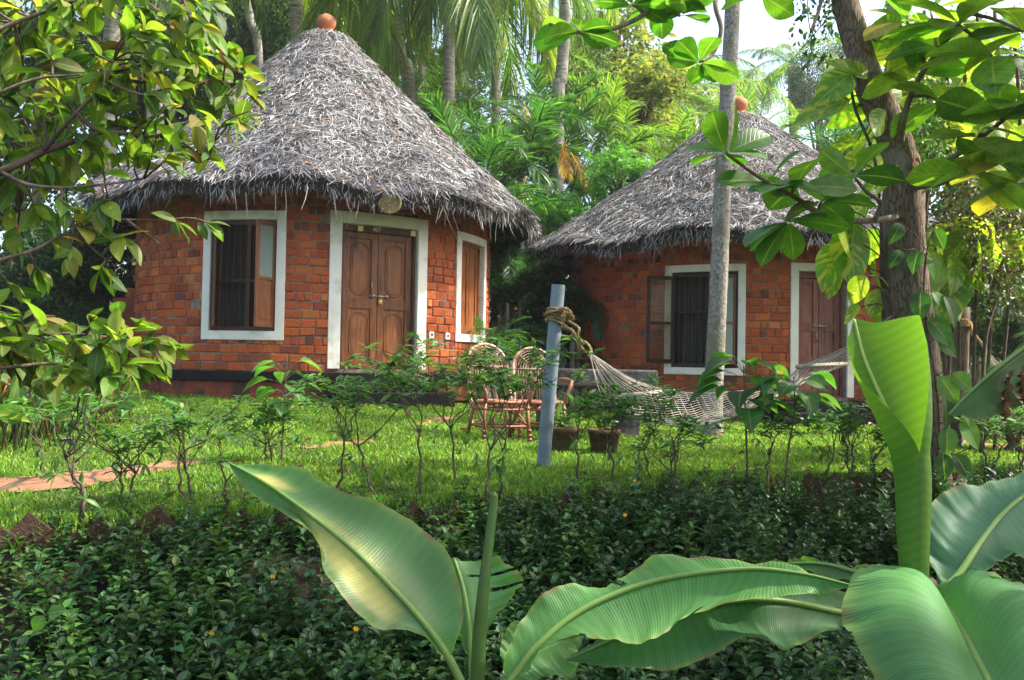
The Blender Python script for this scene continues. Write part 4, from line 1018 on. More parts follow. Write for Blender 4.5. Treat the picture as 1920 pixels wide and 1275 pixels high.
b.t(tube(sp - o, np.interp(np.linspace(0, 1, 30), [0, .3, .55, .93, 1], [.023, .020, .0145, .011, .002]), 12, c=(.07, .14, .03))); b.build("rolled_leaf", M_bleafrib, t)
loft(t, [(948, 1290, 2.4), (1010, 1210, 2.42), (1100, 1140, 2.46), (1230, 1090, 2.48), (1390, 1068, 2.44), (1500, 1076, 2.40), (1602, 1100, 2.36)],
     [(944, 1250, 2.42), (975, 1165, 2.46), (1040, 1102, 2.52), (1150, 1088, 2.56), (1260, 1036, 2.58), (1440, 1056, 2.50), (1602, 1100, 2.36)],
     [(952, 1292, 2.38), (1015, 1218, 2.38), (1120, 1192, 2.36), (1215, 1205, 2.34), (1300, 1146, 2.38), (1470, 1118, 2.36), (1602, 1100, 2.36)], o=o,
     petiole=[(900, 1400, 2.5), (925, 1330, 2.44), (948, 1290, 2.4)], rib=(.014, .003), rip=.010, tears=((1, .30, .315, .35), (1, .66, .675, .3), (-1, .5, .51, .25)), col=(0.088, 0.225, 0.056), bulge=.03)
loft(t, [(950, 1300, 2.5), (975, 1240, 2.55), (1030, 1205, 2.6), (1085, 1190, 2.66)], [(946, 1290, 2.52), (940, 1205, 2.6), (975, 1165, 2.66), (1085, 1188, 2.68)],
     [(960, 1300, 2.5), (1010, 1270, 2.52), (1075, 1262, 2.54), (1090, 1195, 2.66)], o=o, col=(0.112, 0.250, 0.075), rib=(.009, .003))
b = MB(); b.t(tube(spline([ba - [0, 0, .1], P(886, 1390, 2.53) , P(888, 1300, 2.52)], 8) - o, [.06, .055, .05, .045, .04, .035, .03, .025], 12)); b.build("stem", M_bstem, t)

bb = P(1748, 1115, 2.3); bb[2] = H(bb[0], bb[1])
t = thing("banana_plant", "large banana plant with an upright bright green unfurling leaf above broad spreading leaves", "banana plant", bb); o = bb
# unfurling leaf: a cone of blade, tight below, open towards the camera above
n, m = 70, 46; ax = spline(PL([(1716, 1112, 2.28), (1713, 1010, 2.28), (1712, 900, 2.28), (1700, 800, 2.27), (1678, 700, 2.26), (1655, 612, 2.25)]), n)
v = np.linspace(0, 1, n); rad = np.interp(v, [0, .25, .5, .62, .75, .88, 1], [.036, .045, .052, .074, .096, .112, .116])
h1 = np.interp(v, [0, .42, .55, .68, .85, 1], [3.9, 3.7, 3.0, 2.2, 1.6, 1.15]); h0 = np.interp(v, [0, .42, .55, .68, .85, 1], [3.4, 3.3, 3.0, 2.7, 2.35, 2.05])
tt = nrm(np.gradient(ax, axis=0)); uu = nrm(np.cross(tt, [0, 1, 0])); dd = np.cross(uu, tt); rows = []; us = np.linspace(0, 1, m)
for q in us:
    a = np.where(q < .5, -(1 - 2 * q) * h0, (2 * q - 1) * h1)          # 0 = back of the roll
    a = a + .38 * sstep(.45, .9, v); k = 1 - .13 * np.abs(q - .5) * 2
    flat = np.interp(v, [0, .5, 1], [1, .95, .55])
    drop = (-.075 if q > .5 else .0) * np.abs(2 * q - 1) ** 2 * sstep(.62, 1, v) + .03 * math.exp(-((q - .5) / .08) ** 2) * sstep(.8, 1, v)
    rows.append(ax + uu * (rad * k * np.sin(a))[:, None] + dd * (rad * k * np.cos(a) * flat)[:, None] + tt * drop[:, None])
g_ = np.stack(rows, 1); b = MB(); uv = np.stack([np.tile(us, (n, 1)), np.repeat(v[:, None], m, 1)], -1)
cc = np.array([.095, .20, .030]) * np.ones((n, m, 1)); b.add(g_.reshape(-1, 3) - o, grid_faces(n, m), cc.reshape(-1, 3), uv.reshape(-1, 2))
fl_ = b.build("unfurling_leaf", leafmat("banana_leaf_young", .38, .34, tint=(1.25, 1.3, .4), lines=640, vstr=.14, slant=.2, lstr=1.0, spec=.45, var=.10, vs=3), t)
b = MB(); mr = g_[:, m // 2] - o; b.t(tube(mr, np.interp(v, [0, 1], [.012, .005]), 8, c=(.50, .60, .20))); b.build("midrib", M_bleafrib, fl_)
loft(t, [(1752, 1118, 2.28), (1790, 1165, 2.12), (1832, 1240, 1.9), (1872, 1330, 1.7), (1900, 1480, 1.5)],
     [(1735, 1108, 2.30), (1640, 1068, 2.34), (1578, 1140, 2.16), (1640, 1275, 1.88), (1730, 1500, 1.58)],
     [(1762, 1112, 2.3), (1850, 1085, 2.34), (1990, 1120, 2.05), (2060, 1260, 1.8), (2060, 1480, 1.5)], o=o, rib=(.015, .010), col=(0.094, 0.237, 0.069), rip=.012, bulge=.045, wav=.014, tears=((1, .36, .375, .4),))
loft(t, [(1768, 1108, 2.34), (1798, 1078, 2.36), (1840, 1015, 2.42), (1895, 950, 2.5), (1990, 880, 2.62)],
     [(1765, 1100, 2.34), (1738, 1030, 2.44), (1752, 935, 2.52), (1830, 905, 2.6), (1985, 872, 2.66)],
     [(1772, 1112, 2.34), (1810, 1090, 2.32), (1880, 1045, 2.34), (1960, 1035, 2.42), (2010, 900, 2.6)], o=o, rib=(.013, .005), col=(0.056, 0.163, 0.075), rip=.012, bulge=.03)
loft(t, [(1725, 1150, 2.72), (1600, 1152, 2.60), (1450, 1126, 2.50), (1330, 1136, 2.52), (1200, 1178, 2.50), (1062, 1238, 2.46)],
     [(1725, 1155, 2.71), (1570, 1175, 2.52), (1488, 1212, 2.36), (1400, 1196, 2.42), (1250, 1255, 2.38), (1062, 1238, 2.46)],
     [(1725, 1145, 2.73), (1590, 1112, 2.64), (1450, 1095, 2.58), (1330, 1100, 2.62), (1180, 1150, 2.58), (1062, 1238, 2.46)], o=o, rib=(.012, .003), col=(0.062, 0.156, 0.056), rip=.008)
loft(t, [(1720, 1110, 2.4), (1640, 1085, 2.6), (1540, 1058, 2.8), (1430, 1060, 2.95)], [(1720, 1112, 2.39), (1630, 1100, 2.56), (1530, 1075, 2.74), (1430, 1061, 2.95)],
     [(1720, 1106, 2.41), (1640, 1068, 2.66), (1500, 1046, 2.88), (1430, 1058, 2.95)], o=o, rib=(.010, .003), col=(.06, .14, .03))
b = MB(); b.t(tube(spline([bb - [0, 0, .1], bb + [.0, .02, .35], P(1738, 1150, 2.34), P(1730, 1105, 2.33)], 12) - o, np.linspace(.085, .02, 12), 14)); b.build("stem", M_bstem, t)

bc = GD(2010, 5.0)
t = thing("banana_plant", "banana plant whose torn drooping leaf with brown rags leans in at the frame's edge", "banana plant", bc); o = bc
loft(t, [(2010, 600, 5.0), (1930, 645, 4.9), (1870, 690, 4.8), (1820, 735, 4.75), (1778, 778, 4.7)], [(2010, 660, 4.9), (1950, 738, 4.75), (1905, 764, 4.68), (1846, 784, 4.64), (1778, 778, 4.7)],
     [(2010, 597, 5.02), (1928, 640, 4.95), (1868, 684, 4.86), (1818, 730, 4.8), (1778, 778, 4.7)], o=o, col=(.055, .12, .03), rib=(.016, .005), tears=((-1, .24, .26, .9), (-1, .42, .44, .85), (-1, .53, .55, .6)))
loft(t, [(2020, 590, 5.1), (1960, 610, 5.0), (1900, 630, 4.9)], [(2020, 596, 5.08), (1960, 622, 4.96), (1900, 632, 4.9)], [(2020, 584, 5.12), (1960, 604, 5.04), (1900, 629, 4.9)], o=o, col=(.12, .19, .06), rib=(.008, .003))
for (px, py, ex, ey) in ((1893, 700, 1884, 790), (1917, 690, 1921, 760)):
    loft(t, [(px, py, 4.78), ((px + ex) / 2 + 4, (py + ey) / 2, 4.72), (ex, ey, 4.70)], [(px - 8, py + 8, 4.72), ((px + ex) / 2 - 9, (py + ey) / 2, 4.70), (ex - 3, ey - 8, 4.66)], [(px + 8, py - 8, 4.72), ((px + ex) / 2 + 7, (py + ey) / 2, 4.60), (ex + 4, ey, 4.64)],
         name="dry_rag", n=20, o=o, col=(.17, .085, .045), mcol=(.12, .06, .03), rib=(.004, .002), mat=M_dry, rip=.02)
b = MB(); b.t(tube(spline([bc - [0, 0, .1], bc + [.05, .02, .7], P(2010, 600, 5.0)], 10) - o, np.linspace(.09, .03, 10), 12)); b.build("stem", M_bstem, t)

# ================================================================ shrubs along the lawn rim
LS = leaf_tpl(6, 3, .27, .42, .2, .4)
LB = leaf_tpl(8, 5, .74, .38, .18, .55, base=.6)
def twigpath(a, b_, wob, n=7):
    a = np.array(a); b_ = np.array(b_); t = np.linspace(0, 1, n)[:, None]; p = a + (b_ - a) * t; L = np.linalg.norm(b_ - a)
    p[1:-1] += rng.normal(0, wob * L, (n - 2, 3)) * [1, 1, .5]; return spline(p, n * 2)
def shrub(label, base, h, spread, dens, cat="shrub", group="thin leafy shrubs along the lawn rim", low=.25, lean=0, lsz=.098, cols=((.055, .155, .028), (.075, .19, .033), (.045, .125, .03), (.11, .22, .04))):
    t = thing("garden_shrub", label, cat, base, 0, group); sb = MB(); lb = MB()
    nst = rng.integers(1, 3); pos, axs, nrs = [], [], []
    for s in range(nst):
        f0 = np.array([rng.normal(0, .03), rng.normal(0, .03), -.04]); fork = np.array([rng.normal(lean * .3, spread * .18), rng.normal(0, spread * .18), h * rng.uniform(.28, .45)])
        sb.t(tube(twigpath(f0, fork, .03), np.linspace(.010, .007, 14), 5))
        for k in range(rng.integers(3, 6)):
            end = np.array([rng.normal(lean, spread * .5), rng.normal(0, spread * .45), h * rng.uniform(.72, 1.0)])
            pth = twigpath(fork, end, .035); sb.t(tube(pth, np.linspace(.005, .0025, 14), 4))
            for q in range(int(1 + dens * 3.3)):
                st_ = pth[rng.integers(7, 14)]; e2 = st_ + np.array([rng.normal(0, .12), rng.normal(0, .12), rng.uniform(-.02, .12)]) * (spread / .3) ** .5
                sb.t(tube(spline([st_, (st_ + e2) / 2 + [0, 0, .01], e2], 5), .0022, 3, cap=False))
                nl = rng.integers(8, 13); a = rng.uniform(0, 6.28, nl); el = rng.uniform(-.25, .75, nl)
                pos.append(e2 + rng.normal(0, .012, (nl, 3)) - (e2 - st_) * rng.random((nl, 1)) * .5); axs.append(np.stack([np.cos(a) * np.cos(el), np.sin(a) * np.cos(el), np.sin(el)], 1)); nrs.append(np.tile([0, 0, 1.], (nl, 1)) + rng.normal(0, .25, (nl, 3)))
        # a few leaves low on the bare stem
        for q in range(int(low * 14)):
            st_ = fork * rng.uniform(.5, 1.1); e2 = st_ + rng.normal(0, .07, 3); sb.t(tube([st_, (st_ + e2) / 2, e2], .002, 3, cap=False)); nl = 4
            pos.append(np.tile(e2, (nl, 1))); axs.append(rdir(nl, .2)); nrs.append(rdir(nl, 1.5))
    pos, axs, nrs = np.vstack(pos), np.vstack(axs), np.vstack(nrs); n = len(pos)
    lb.add(*inst(LS, pos, axs, nrs, rng.uniform(.6, 1.15, n) * lsz, cvar(cols, n, .2)))
    sb.build("stem", M_twig, t); lb.build("foliage", M_shrub, t); return t
SH = [  # px, py of the foot, height, spread, density, label
 (158, 985, 1.0, .34, .8, "bare stemmed shrub rising beside the terracotta path at the lawn's dark corner"),
 (340, 955, .78, .36, .8, "low crooked shrub between the path's narrow end and the bank"),
 (505, 870, .50, .24, 1.2, "short shrub at the lower end of the brick hut's red plinth"),
 (640, 925, .95, .34, 1.4, "leafy shrub directly above the tip half of the banana leaf with painted sun patches"),
 (690, 935, .95, .30, 1.8, "dense shrub in front of the closed double door's bottom corner"),
 (782, 930, .98, .40, 2.6, "dense shrub below the edge of the double door nearest the switch plates"),
 (855, 905, .92, .30, 2.0, "dense shrub hiding the seat of the cane chair by the closed window"),
 (925, 935, 1.0, .32, 2.2, "dense shrub behind the rolled banana spear, topped by glossy leaves"),
 (1085, 905, .90, .28, 1.7, "shrub growing just beyond the foot of the grey pipe post"),
 (1140, 900, .80, .32, 2.2, "shrub with bright tips below the rope ring of the hammock"),
 (1225, 905, .74, .34, 1.5, "open shrub in front of the hammock's spreader bar"),
 (1262, 925, .62, .30, .9, "low open shrub below the near edge of the hammock net"),
 (1440, 905, .60, .30, 1.2, "low shrub between the two broad leaved saplings"),
 (1530, 900, .62, .30, 1.0, "low twiggy shrub below the black door steps"),
 (1588, 895, .58, .28, 1.0, "low twiggy shrub close beside the unfurling banana leaf"),
 (1640, 900, .52, .26, 1.0, "low shrub half hidden by the unfurling banana leaf"),
 (1860, 885, .62, .3, 1.1, "thin forked shrub beyond the torn banana leaf, by the brick path"),
 (1800, 890, .5, .26, 1.0, "small shrub at the foot of the leaning tree, away from the banana"),
 (1915, 890, .66, .3, 1.1, "thin shrub at the frame's edge above the dark banana leaf"),
 (420, 965, .60, .3, .6, "sparse wiry shrub beside the tip of the banana leaf with painted sun patches"),
 (60, 900, .55, .3, .9, "small shrub by the start of the terracotta path"),
 (235, 950, .62, .34, .8, "twiggy spreading shrub between two taller bare stems near the path"),
]
for (px, py, h, sp, de, lab) in SH:
    shrub(lab, G(px, py), h * rng.uniform(.84, 1.02), sp * rng.uniform(.85, 1.25), de)

def sapling(label, base, pts, leaves, lsz, cols):
    """single stem with broad leaves on stalks; pts = stem pixels, leaves = (stem position, azimuth, droop)"""
    t = thing("sapling", label, "sapling", base, 0, "broad leaved saplings on the lawn rim"); b = MB(); st = spline(pts, 16) - base
    b.t(tube(st, np.linspace(.010, .004, 16), 6)); pos, ax, nr, sc = [], [], [], []
    for (q, az, el, L) in leaves:
        p = st[min(15, int(q * 15))]; d = np.array([math.cos(az) * math.cos(el), math.sin(az) * math.cos(el) * .8, math.sin(el)]); e = p + d * lsz * .7 * L + [0, 0, .03]
        b.t(tube(spline([p, (p + e) / 2 + [0, 0, .015], e], 6), .0028, 4)); pos.append(e); ax.append(d * [1, 1, .3] + [0, 0, -.25]); nr.append(np.array([0, 0, 1.]) + d * .3 + rng.normal(0, .2, 3)); sc.append(lsz * L * 1.15)
    b.build("stem", M_twig, t); lb = MB(); n = len(pos); lb.add(*inst(LB, np.array(pos), np.array(ax), np.array(nr), np.array(sc), cvar(cols, n, .15))); lb.build("foliage", M_front, t)
GRN = [(.04, .12, .02), (.055, .15, .028), (.035, .10, .025)]
def lv(n, lo, hi, up=.2): return [(rng.uniform(lo, hi), k * 2.4 + rng.uniform(-.3, .3), rng.uniform(-.2, .45) + up, rng.uniform(.7, 1.2)) for k in range(n)]
g0 = G(528, 875); d0 = g0[1]; sapling("broad leaved sapling standing in front of the wall between the open window and the door", g0, [g0, P(531, 800, d0), P(534, 740, d0), P(538, 670, d0)], lv(13, .55, 1.0), .17, [(.07, .18, .03), (.055, .15, .028)])
g0 = G(1402, 930); d0 = g0[1]; sapling("broad leaved sapling standing below the slim palm trunk", g0, [g0, P(1400, 840, d0), P(1397, 760, d0), P(1394, 685, d0)], lv(18, .62, 1.0), .22, GRN)
g0 = G(1470, 985); d0 = g0[1]; sapling("broad leaved sapling rising from the bank below the closed door of the far hut", g0, [g0, P(1476, 860, d0), P(1490, 770, d0), P(1488, 705, d0)], lv(16, .68, 1.0), .20, GRN)
g0 = G(1395, 950); g1 = G(1650, 985)
t = thing("sapling", "straggling seedling with a few yellowed leaves on the bank beside the unfurling banana leaf", "sapling", g1, 0, "broad leaved saplings on the lawn rim"); d0 = g1[1]
b = MB(); lb = MB(); pos = []
for pp in ([(1655, 1010), (1610, 985), (1560, 1000), (1500, 985)], [(1655, 1012), (1640, 985), (1600, 960), (1625, 965)], [(1655, 1012), (1672, 985), (1668, 960)]):
    pth = spline(PL([(x, y, d0 - .02) for x, y in pp]), 14) - g1; b.t(tube(pth, .004, 4)); pos += [pth[i] for i in (6, 8, 10, 12, 13)]
b.build("stem", M_twig, t); n = len(pos); lb.add(*inst(LB, np.array(pos), rdir(n, -.2), rdir(n, 1.), rng.uniform(.07, .12, n), cvar([(.12, .16, .03), (.05, .12, .025), (.22, .19, .05)], n, .2))); lb.build("foliage", M_front, t)
p = P(82, 1155, 3.55); b = MB(); b.add(*inst(LB, np.array([p, p + [.02, 0, .01]]), np.array([[-.5, -.2, -.75], [.85, -.2, .3]]), np.array([[.2, -1, .3], [-.3, -1, .5]]), np.array([.085, .08]), cvar([(.09, .22, .04)], 2, .1)))
b.add(*tube([p, p + [0, .05, -.1], [p[0], p[1] + .06, H(p[0], p[1] + .06)]], .002, 4, c=(.08, .12, .03))); tag(b.build("seedling", M_front), "pale seedling with two round leaves standing out in the dark ground cover", "seedling")

# ================================================================ leafy tree reaching in at the side, close to the camera
LF = leaf_tpl(9, 5, .43, .52, .14, .5, tip=.9, base=.75)
FC = [(.10, .185, .022), (.14, .22, .024), (.06, .13, .022), (.16, .22, .03), (.10, .16, .028), (.18, .19, .03), (.05, .11, .022)]
tb = np.array([-4.3, 3.1, float(H(-4.3, 3.1))])
t = thing("leafy_tree", "leafy tree whose drooping branches reach in from the edge, close to the camera", "tree", tb)
tr = MB(); BR = [
 [(-260, 420, 2.9), (-120, 365, 2.8), (0, 322, 2.75), (80, 285, 2.8), (130, 268, 2.82), (200, 245, 2.88), (270, 230, 2.95), (340, 170, 3.05)],
 [(80, 285, 2.8), (140, 215, 2.75), (192, 160, 2.78), (214, 112, 2.8)], [(200, 245, 2.88), (262, 254, 2.9), (330, 262, 3.0), (390, 300, 3.05)],
 [(-200, 160, 2.6), (-60, 80, 2.6), (50, 34, 2.7), (130, 5, 2.75), (220, -40, 2.8)], [(270, 115, 2.95), (300, 70, 2.95), (330, 34, 2.95), (350, -30, 2.9)], [(270, 230, 2.95), (272, 170, 2.95), (270, 115, 2.95)],
 [(-200, 350, 3.0), (0, 384, 3.0), (60, 398, 3.0), (110, 410, 3.02), (160, 416, 3.05), (230, 412, 3.1), (310, 413, 3.15)], [(235, 412, 3.1), (275, 440, 3.12), (305, 462, 3.15)],
 [(-200, 640, 2.7), (0, 636, 2.7), (110, 625, 2.72), (200, 632, 2.78), (285, 645, 2.85)], [(-200, 700, 2.6), (0, 690, 2.6), (90, 682, 2.65), (180, 690, 2.7), (250, 688, 2.75)],
 [(-200, 560, 2.6), (-40, 500, 2.65), (60, 470, 2.7), (130, 440, 2.75), (190, 480, 2.8)], [(340, 170, 3.05), (400, 150, 3.1), (450, 165, 3.12)], [(-220, 260, 2.6), (-60, 200, 2.6), (60, 150, 2.65), (150, 140, 2.7)],
 [(345, 165, 3.05), (350, 120, 3.05), (330, 95, 3.0)], [(0, 322, 2.75), (50, 345, 2.72), (120, 352, 2.75), (200, 345, 2.8), (270, 335, 2.85)]]
nodes = []
for k, c in enumerate(BR):
    p = spline(PL(c), 26); r0 = .017 if k == 0 else .008
    tr.t(tube(p - tb, np.linspace(r0, .003, 26), 6)); nodes.append(p[6:])
nodes = np.vstack(nodes)
trunk = spline([tb - [0, 0, .2], tb + [.05, .0, 1.0], tb + [.1, .05, 1.7], tb + [-.1, .1, 2.6], tb + [.1, .2, 4.2]], 24); 
for c in BR:
    s0 = P(*c[0])
    if c[0][0] < -100:
        q = trunk[np.argmin(np.abs(trunk[:, 2] - s0[2] + .25))]; tr.t(tube(spline([q, (q + s0) / 2 + [0, 0, .05], s0], 10) - tb, .016, 6))
def poly_in(x, y, poly):
    c = False; j = len(poly) - 1
    for i in range(len(poly)):
        (xi, yi), (xj, yj) = poly[i], poly[j]
        if (yi > y) != (yj > y) and x < (xj - xi) * (y - yi) / (yj - yi) + xi: c = not c
        j = i
    return c
ZONES = [([(-40, -20), (330, -20), (430, 20), (400, 60), (470, 120), (490, 180), (460, 220), (410, 270), (370, 300), (335, 295), (300, 285), (250, 310), (170, 325), (80, 325), (-40, 350)], 27, 2.7, 3.2),
         ([(-40, 375), (110, 385), (250, 400), (235, 450), (225, 545), (150, 520), (60, 545), (-40, 560)], 50, 2.7, 3.1),
         ([(-40, 565), (110, 585), (230, 590), (315, 635), (330, 675), (290, 700), (235, 715), (150, 705), (80, 715), (-40, 705)], 31, 2.5, 2.9),
         ([(325, 395), (395, 400), (400, 435), (335, 440)], 34, 3.1, 3.2)]
pos, ax, nr, sc = [], [], [], []
for poly, ms, da, db in ZONES:
    cl = []; xs_ = [q[0] for q in poly]; ys_ = [q[1] for q in poly]
    for _ in range(4000):
        x, y = random.uniform(min(xs_), max(xs_)), random.uniform(min(ys_), max(ys_))
        if poly_in(x, y, poly) and all((x - a) ** 2 + (y - b_) ** 2 > ms * ms for a, b_ in cl):
            if poly is ZONES[0][0] and ((x - 265) ** 2 + (y - 190) ** 2 < 38 ** 2 or (x - 190) ** 2 + (y - 60) ** 2 < 42 ** 2): continue
            cl.append((x, y))
    for (x, y) in cl:
        p = P(x, y, random.uniform(da, db)); k = np.argmin(np.linalg.norm(nodes - p, axis=1)); q = nodes[k]
        L = np.linalg.norm(p - q); tw = spline([q, q + (p - q) * .55 + np.array([0, 0, .04 * L]) + rng.normal(0, .05 * L, 3), p], 8); tr.t(tube(tw - tb, np.linspace(.0045, .0022, 8), 4))
        d0 = nrm(p - q + [.02, 0, 0]); nl = rng.integers(4, 8)
        a = nrm(d0 + rng.normal(0, .75, (nl, 3)) * [1, .8, .7] + [.15, 0, -.38]); pos.append(p - (p - q) * rng.uniform(0, min(.5, .09 / max(L, .09)), (nl, 1))); ax.append(a)
        nr.append(np.tile([.1, rng.choice([-.4, .5]), 1.], (nl, 1)) + rng.normal(0, .55, (nl, 3))); sc.append(rng.uniform(.068, .130, nl))
pos, ax, nr, sc = map(np.concatenate, (pos, ax, nr, sc)); n = len(pos); col = cvar(FC, n, .2)
dead = rng.random(n) < .022; col[dead] = cvar([(.14, .055, .03), (.2, .10, .04)], dead.sum(), .2)
yel = rng.random(n) < .035; col[yel] = cvar([(.32, .27, .05), (.25, .28, .05)], yel.sum(), .15)
lb = MB(); lb.add(*inst(LF, pos - tb, ax, nr, sc, col)); 
tr.t(tube(trunk - tb, np.linspace(.09, .04, 24), 10))
tr.build("trunk", M_bark, t); lb.build("crown", M_front, t)
# ================================================================ palms
def frond_mesh(L, nl, ll, arch, droop, w, cols, up=.9, vee=.35, seed=0):
    """palm frond leaving the origin along +Y and up, then arching over"""
    g = np.random.default_rng(seed); b = MB(); s = np.linspace(0, 1, 24)
    ang = up - arch * s ** 1.3; dy = np.cos(ang); dz = np.sin(ang)
    y = np.concatenate([[0], np.cumsum((dy[1:] + dy[:-1]) / 2)]) * L / 23; z = np.concatenate([[0], np.cumsum((dz[1:] + dz[:-1]) / 2)]) * L / 23
    ra = np.stack([.04 * L * np.sin(s * 2.2 + g.uniform(0, 3)), y, z], 1)
    b.t(tube(ra, np.linspace(.012, .003, 24) * L ** .5 * 1.2, 5, c=np.array(cols[0]) * 1.6))
    T = nrm(np.gradient(ra, axis=0)); t = np.linspace(.14, .995, nl); n = nl * 2
    c = np.stack([np.interp(np.repeat(t, 2), s, ra[:, i]) for i in range(3)], 1); tt = nrm(np.stack([np.interp(np.repeat(t, 2), s, T[:, i]) for i in range(3)], 1))
    sg = np.tile([-1., 1.], nl); sx = nrm(np.cross(tt, [0, 0, 1.])); up_ = np.cross(sx, tt); q = np.repeat(t, 2)
    d = nrm(sx * sg[:, None] * (1 - .45 * q)[:, None] + tt * (.45 + .75 * q)[:, None] + up_ * vee * g.uniform(.5, 1.2, n)[:, None] + g.normal(0, .08, (n, 3)))
    le = ll * np.sin(np.pi * np.clip(q * .86 + .12, 0, 1)) ** .55 * g.uniform(.8, 1.1, n); ww = w * g.uniform(.8, 1.2, n)
    ss = np.array([0, .35, .7, 1.0]); wf = np.array([.6, 1, .7, .08])
    ctr = c[:, None] + d[:, None] * (le[:, None] * ss)[..., None] + np.array([0, 0, -1.]) * (droop * g.uniform(.6, 1.3, n)[:, None] * le[:, None] * ss ** 2)[..., None]
    wd = nrm(np.cross(d, up_ + g.normal(0, .35, (n, 3)))); W_ = (ww[:, None] * wf)[..., None]
    v = np.stack([ctr - wd[:, None] * W_, ctr + wd[:, None] * W_], 2).reshape(-1, 3); k = np.arange(n)[:, None] * 8
    f = np.concatenate([k + np.array([[a, a + 1, a + 3, a + 2]]) for a in (0, 2, 4)])
    r = g.integers(0, len(cols), n) if seed % 3 == 0 else np.minimum((g.random(n) * len(cols) * .8).astype(int), len(cols) - 1)
    b.add(v, f, np.repeat(np.array(cols)[r] * np.exp(g.normal(0, .18, (n, 1))), 8, 0)); return b.mesh("frond", M_palmleaf)
CO = [(.06, .15, .03), (.085, .18, .03), (.12, .20, .03), (.18, .21, .03)]
COY = [(.085, .17, .03), (.12, .20, .03), (.16, .22, .03), (.25, .24, .045)]
AR = [(.028, .095, .022), (.042, .12, .026), (.07, .15, .028)]
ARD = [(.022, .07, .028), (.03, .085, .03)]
ARY = [(.10, .19, .03), (.14, .21, .03), (.075, .16, .03)]
coco = [frond_mesh(4.4, 62, .95, a, d, .020, CO, u, .25, k) for k, (a, d, u) in enumerate([(1.2, .5, .8), (1.5, .7, .6), (1.9, .8, .4), (1.6, .9, .1), (1.3, .9, -.35)])]
cocoy = [frond_mesh(4.4, 62, .95, a, d, .020, COY, u, .2, 30 + k) for k, (a, d, u) in enumerate([(1.4, .9, .1), (1.1, 1.0, -.4), (1.5, .9, .3)])]
areca = [frond_mesh(2.3, 40, .55, a, d, .017, AR, u, .45, 60 + k) for k, (a, d, u) in enumerate([(1.3, .25, 1.35), (1.7, .3, 1.2), (2.2, .4, 1.1), (2.5, .5, 1.2)])]
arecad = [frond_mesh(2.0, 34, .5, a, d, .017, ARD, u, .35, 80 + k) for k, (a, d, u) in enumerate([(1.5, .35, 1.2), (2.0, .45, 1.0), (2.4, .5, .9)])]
arecay = [frond_mesh(2.3, 38, .55, a, d, .017, ARY, u, .45, 90 + k) for k, (a, d, u) in enumerate([(1.2, .3, 1.3), (1.8, .4, 1.1), (2.3, .5, 1.1)])]

def put_fronds(t, ctr, meshes, n, scale, tilt=(0, 0), a0=0.0, wild=.25):
    for k in range(n):
        o = link("frond", meshes[k % len(meshes)], t); o.location = tuple(ctr + rng.normal(0, .04, 3) * [1, 1, .8])
        o.rotation_euler = (rng.normal(tilt[0], wild * .6), rng.normal(tilt[1], wild * .6), a0 + k * 2.399 + rng.normal(0, .2)); s = scale * rng.uniform(.82, 1.12); o.scale = (s, s, s)

def ringed(p, r0, r1, n=40):
    rr = np.linspace(r0, r1, n) * (1 + .035 * (np.arange(n) % 2)); return tube(spline(p, n), rr, 12)
def tall_palm(label, ptop, ctr, base_d, r0, r1, fronds, nf, fs, group, name="coconut_palm", cat="palm", extra=None):
    """trunk through photo pixels ptop (upper to lower); the crown at ctr = (px, py, d)"""
    ba = GD(ptop[-1][0] + (ptop[-1][0] - ptop[0][0]) * .15, base_d); t = thing(name, label, cat, ba, 0, group)
    pts = [P(*ctr)] + [P(x, y, base_d) for x, y in ptop] + [ba - [0, 0, .2]]
    b = MB(); b.t(ringed(np.array(pts)[::-1] - ba, r0, r1)); b.build("trunk", M_palm, t)
    put_fronds(t, P(*ctr) - ba, fronds, nf, fs); return t
gP = "tall palms rising behind the huts"
tall_palm("tall palm with a smooth slightly leaning trunk beside the upper slope of the larger thatch", [(736, -60), (742, 40), (752, 110), (768, 185)], (732, -190, 20), 20, .15, .11, coco, 15, 1.0, gP)
tall_palm("tall straight palm seen between the two thatched roofs, long fronds hanging round it", [(924, -40), (926, 60), (930, 165)], (922, -150, 22), 22, .13, .10, cocoy + coco, 17, 1.05, gP)
tall_palm("tall pale palm trunk nearer to the far hut with peeling bark and a dangling vine", [(1058, -40), (1058, 60), (1052, 150), (1046, 210)], (1062, -260, 19), 19, .15, .11, coco, 10, 1.0, gP)
tall_palm("short thin palm trunk between the two tall palms, with hanging dull fronds", [(792, 105), (788, 150), (782, 190)], (795, 95, 24), 24, .11, .09, coco[2:], 9, .6, gP)
tall_palm("tall palm with a sunlit orange tinted trunk above the leafy tree", [(214, -60), (213, 20), (210, 60), (205, 240)], (216, -210, 17), 17, .16, .13, cocoy, 12, .9, gP)
tall_palm("tall palm leaning away from the orange tinted trunk beside it", [(232, -60), (246, 40), (264, 90), (292, 240)], (222, -260, 16), 16, .16, .13, coco, 12, 1.0, gP)
tall_palm("thin grey palm trunk nearest to the frame's corner above the leafy tree", [(166, -60), (172, 40), (178, 90), (186, 300)], (160, -200, 21), 21, .16, .13, coco, 12, 1.0, gP)
tall_palm("slender dark palm trunk just beyond the thatch tip of the larger hut", [(455, -40), (470, 40), (486, 130)], (448, -160, 23), 23, .12, .10, cocoy, 13, 1.0, gP)
tall_palm("palm whose yellowing fronds hang over the clay ball of the larger hut", [(560, -160), (556, -60)], (562, -150, 17.5), 19, .14, .12, cocoy, 14, .95, gP)
tall_palm("palm with a dense curtain of hanging fronds above the gap between the roofs", [(838, -120), (840, -20), (842, 120)], (836, -110, 18.5), 18.5, .13, .11, cocoy[:2] + coco[2:], 18, .95, gP)
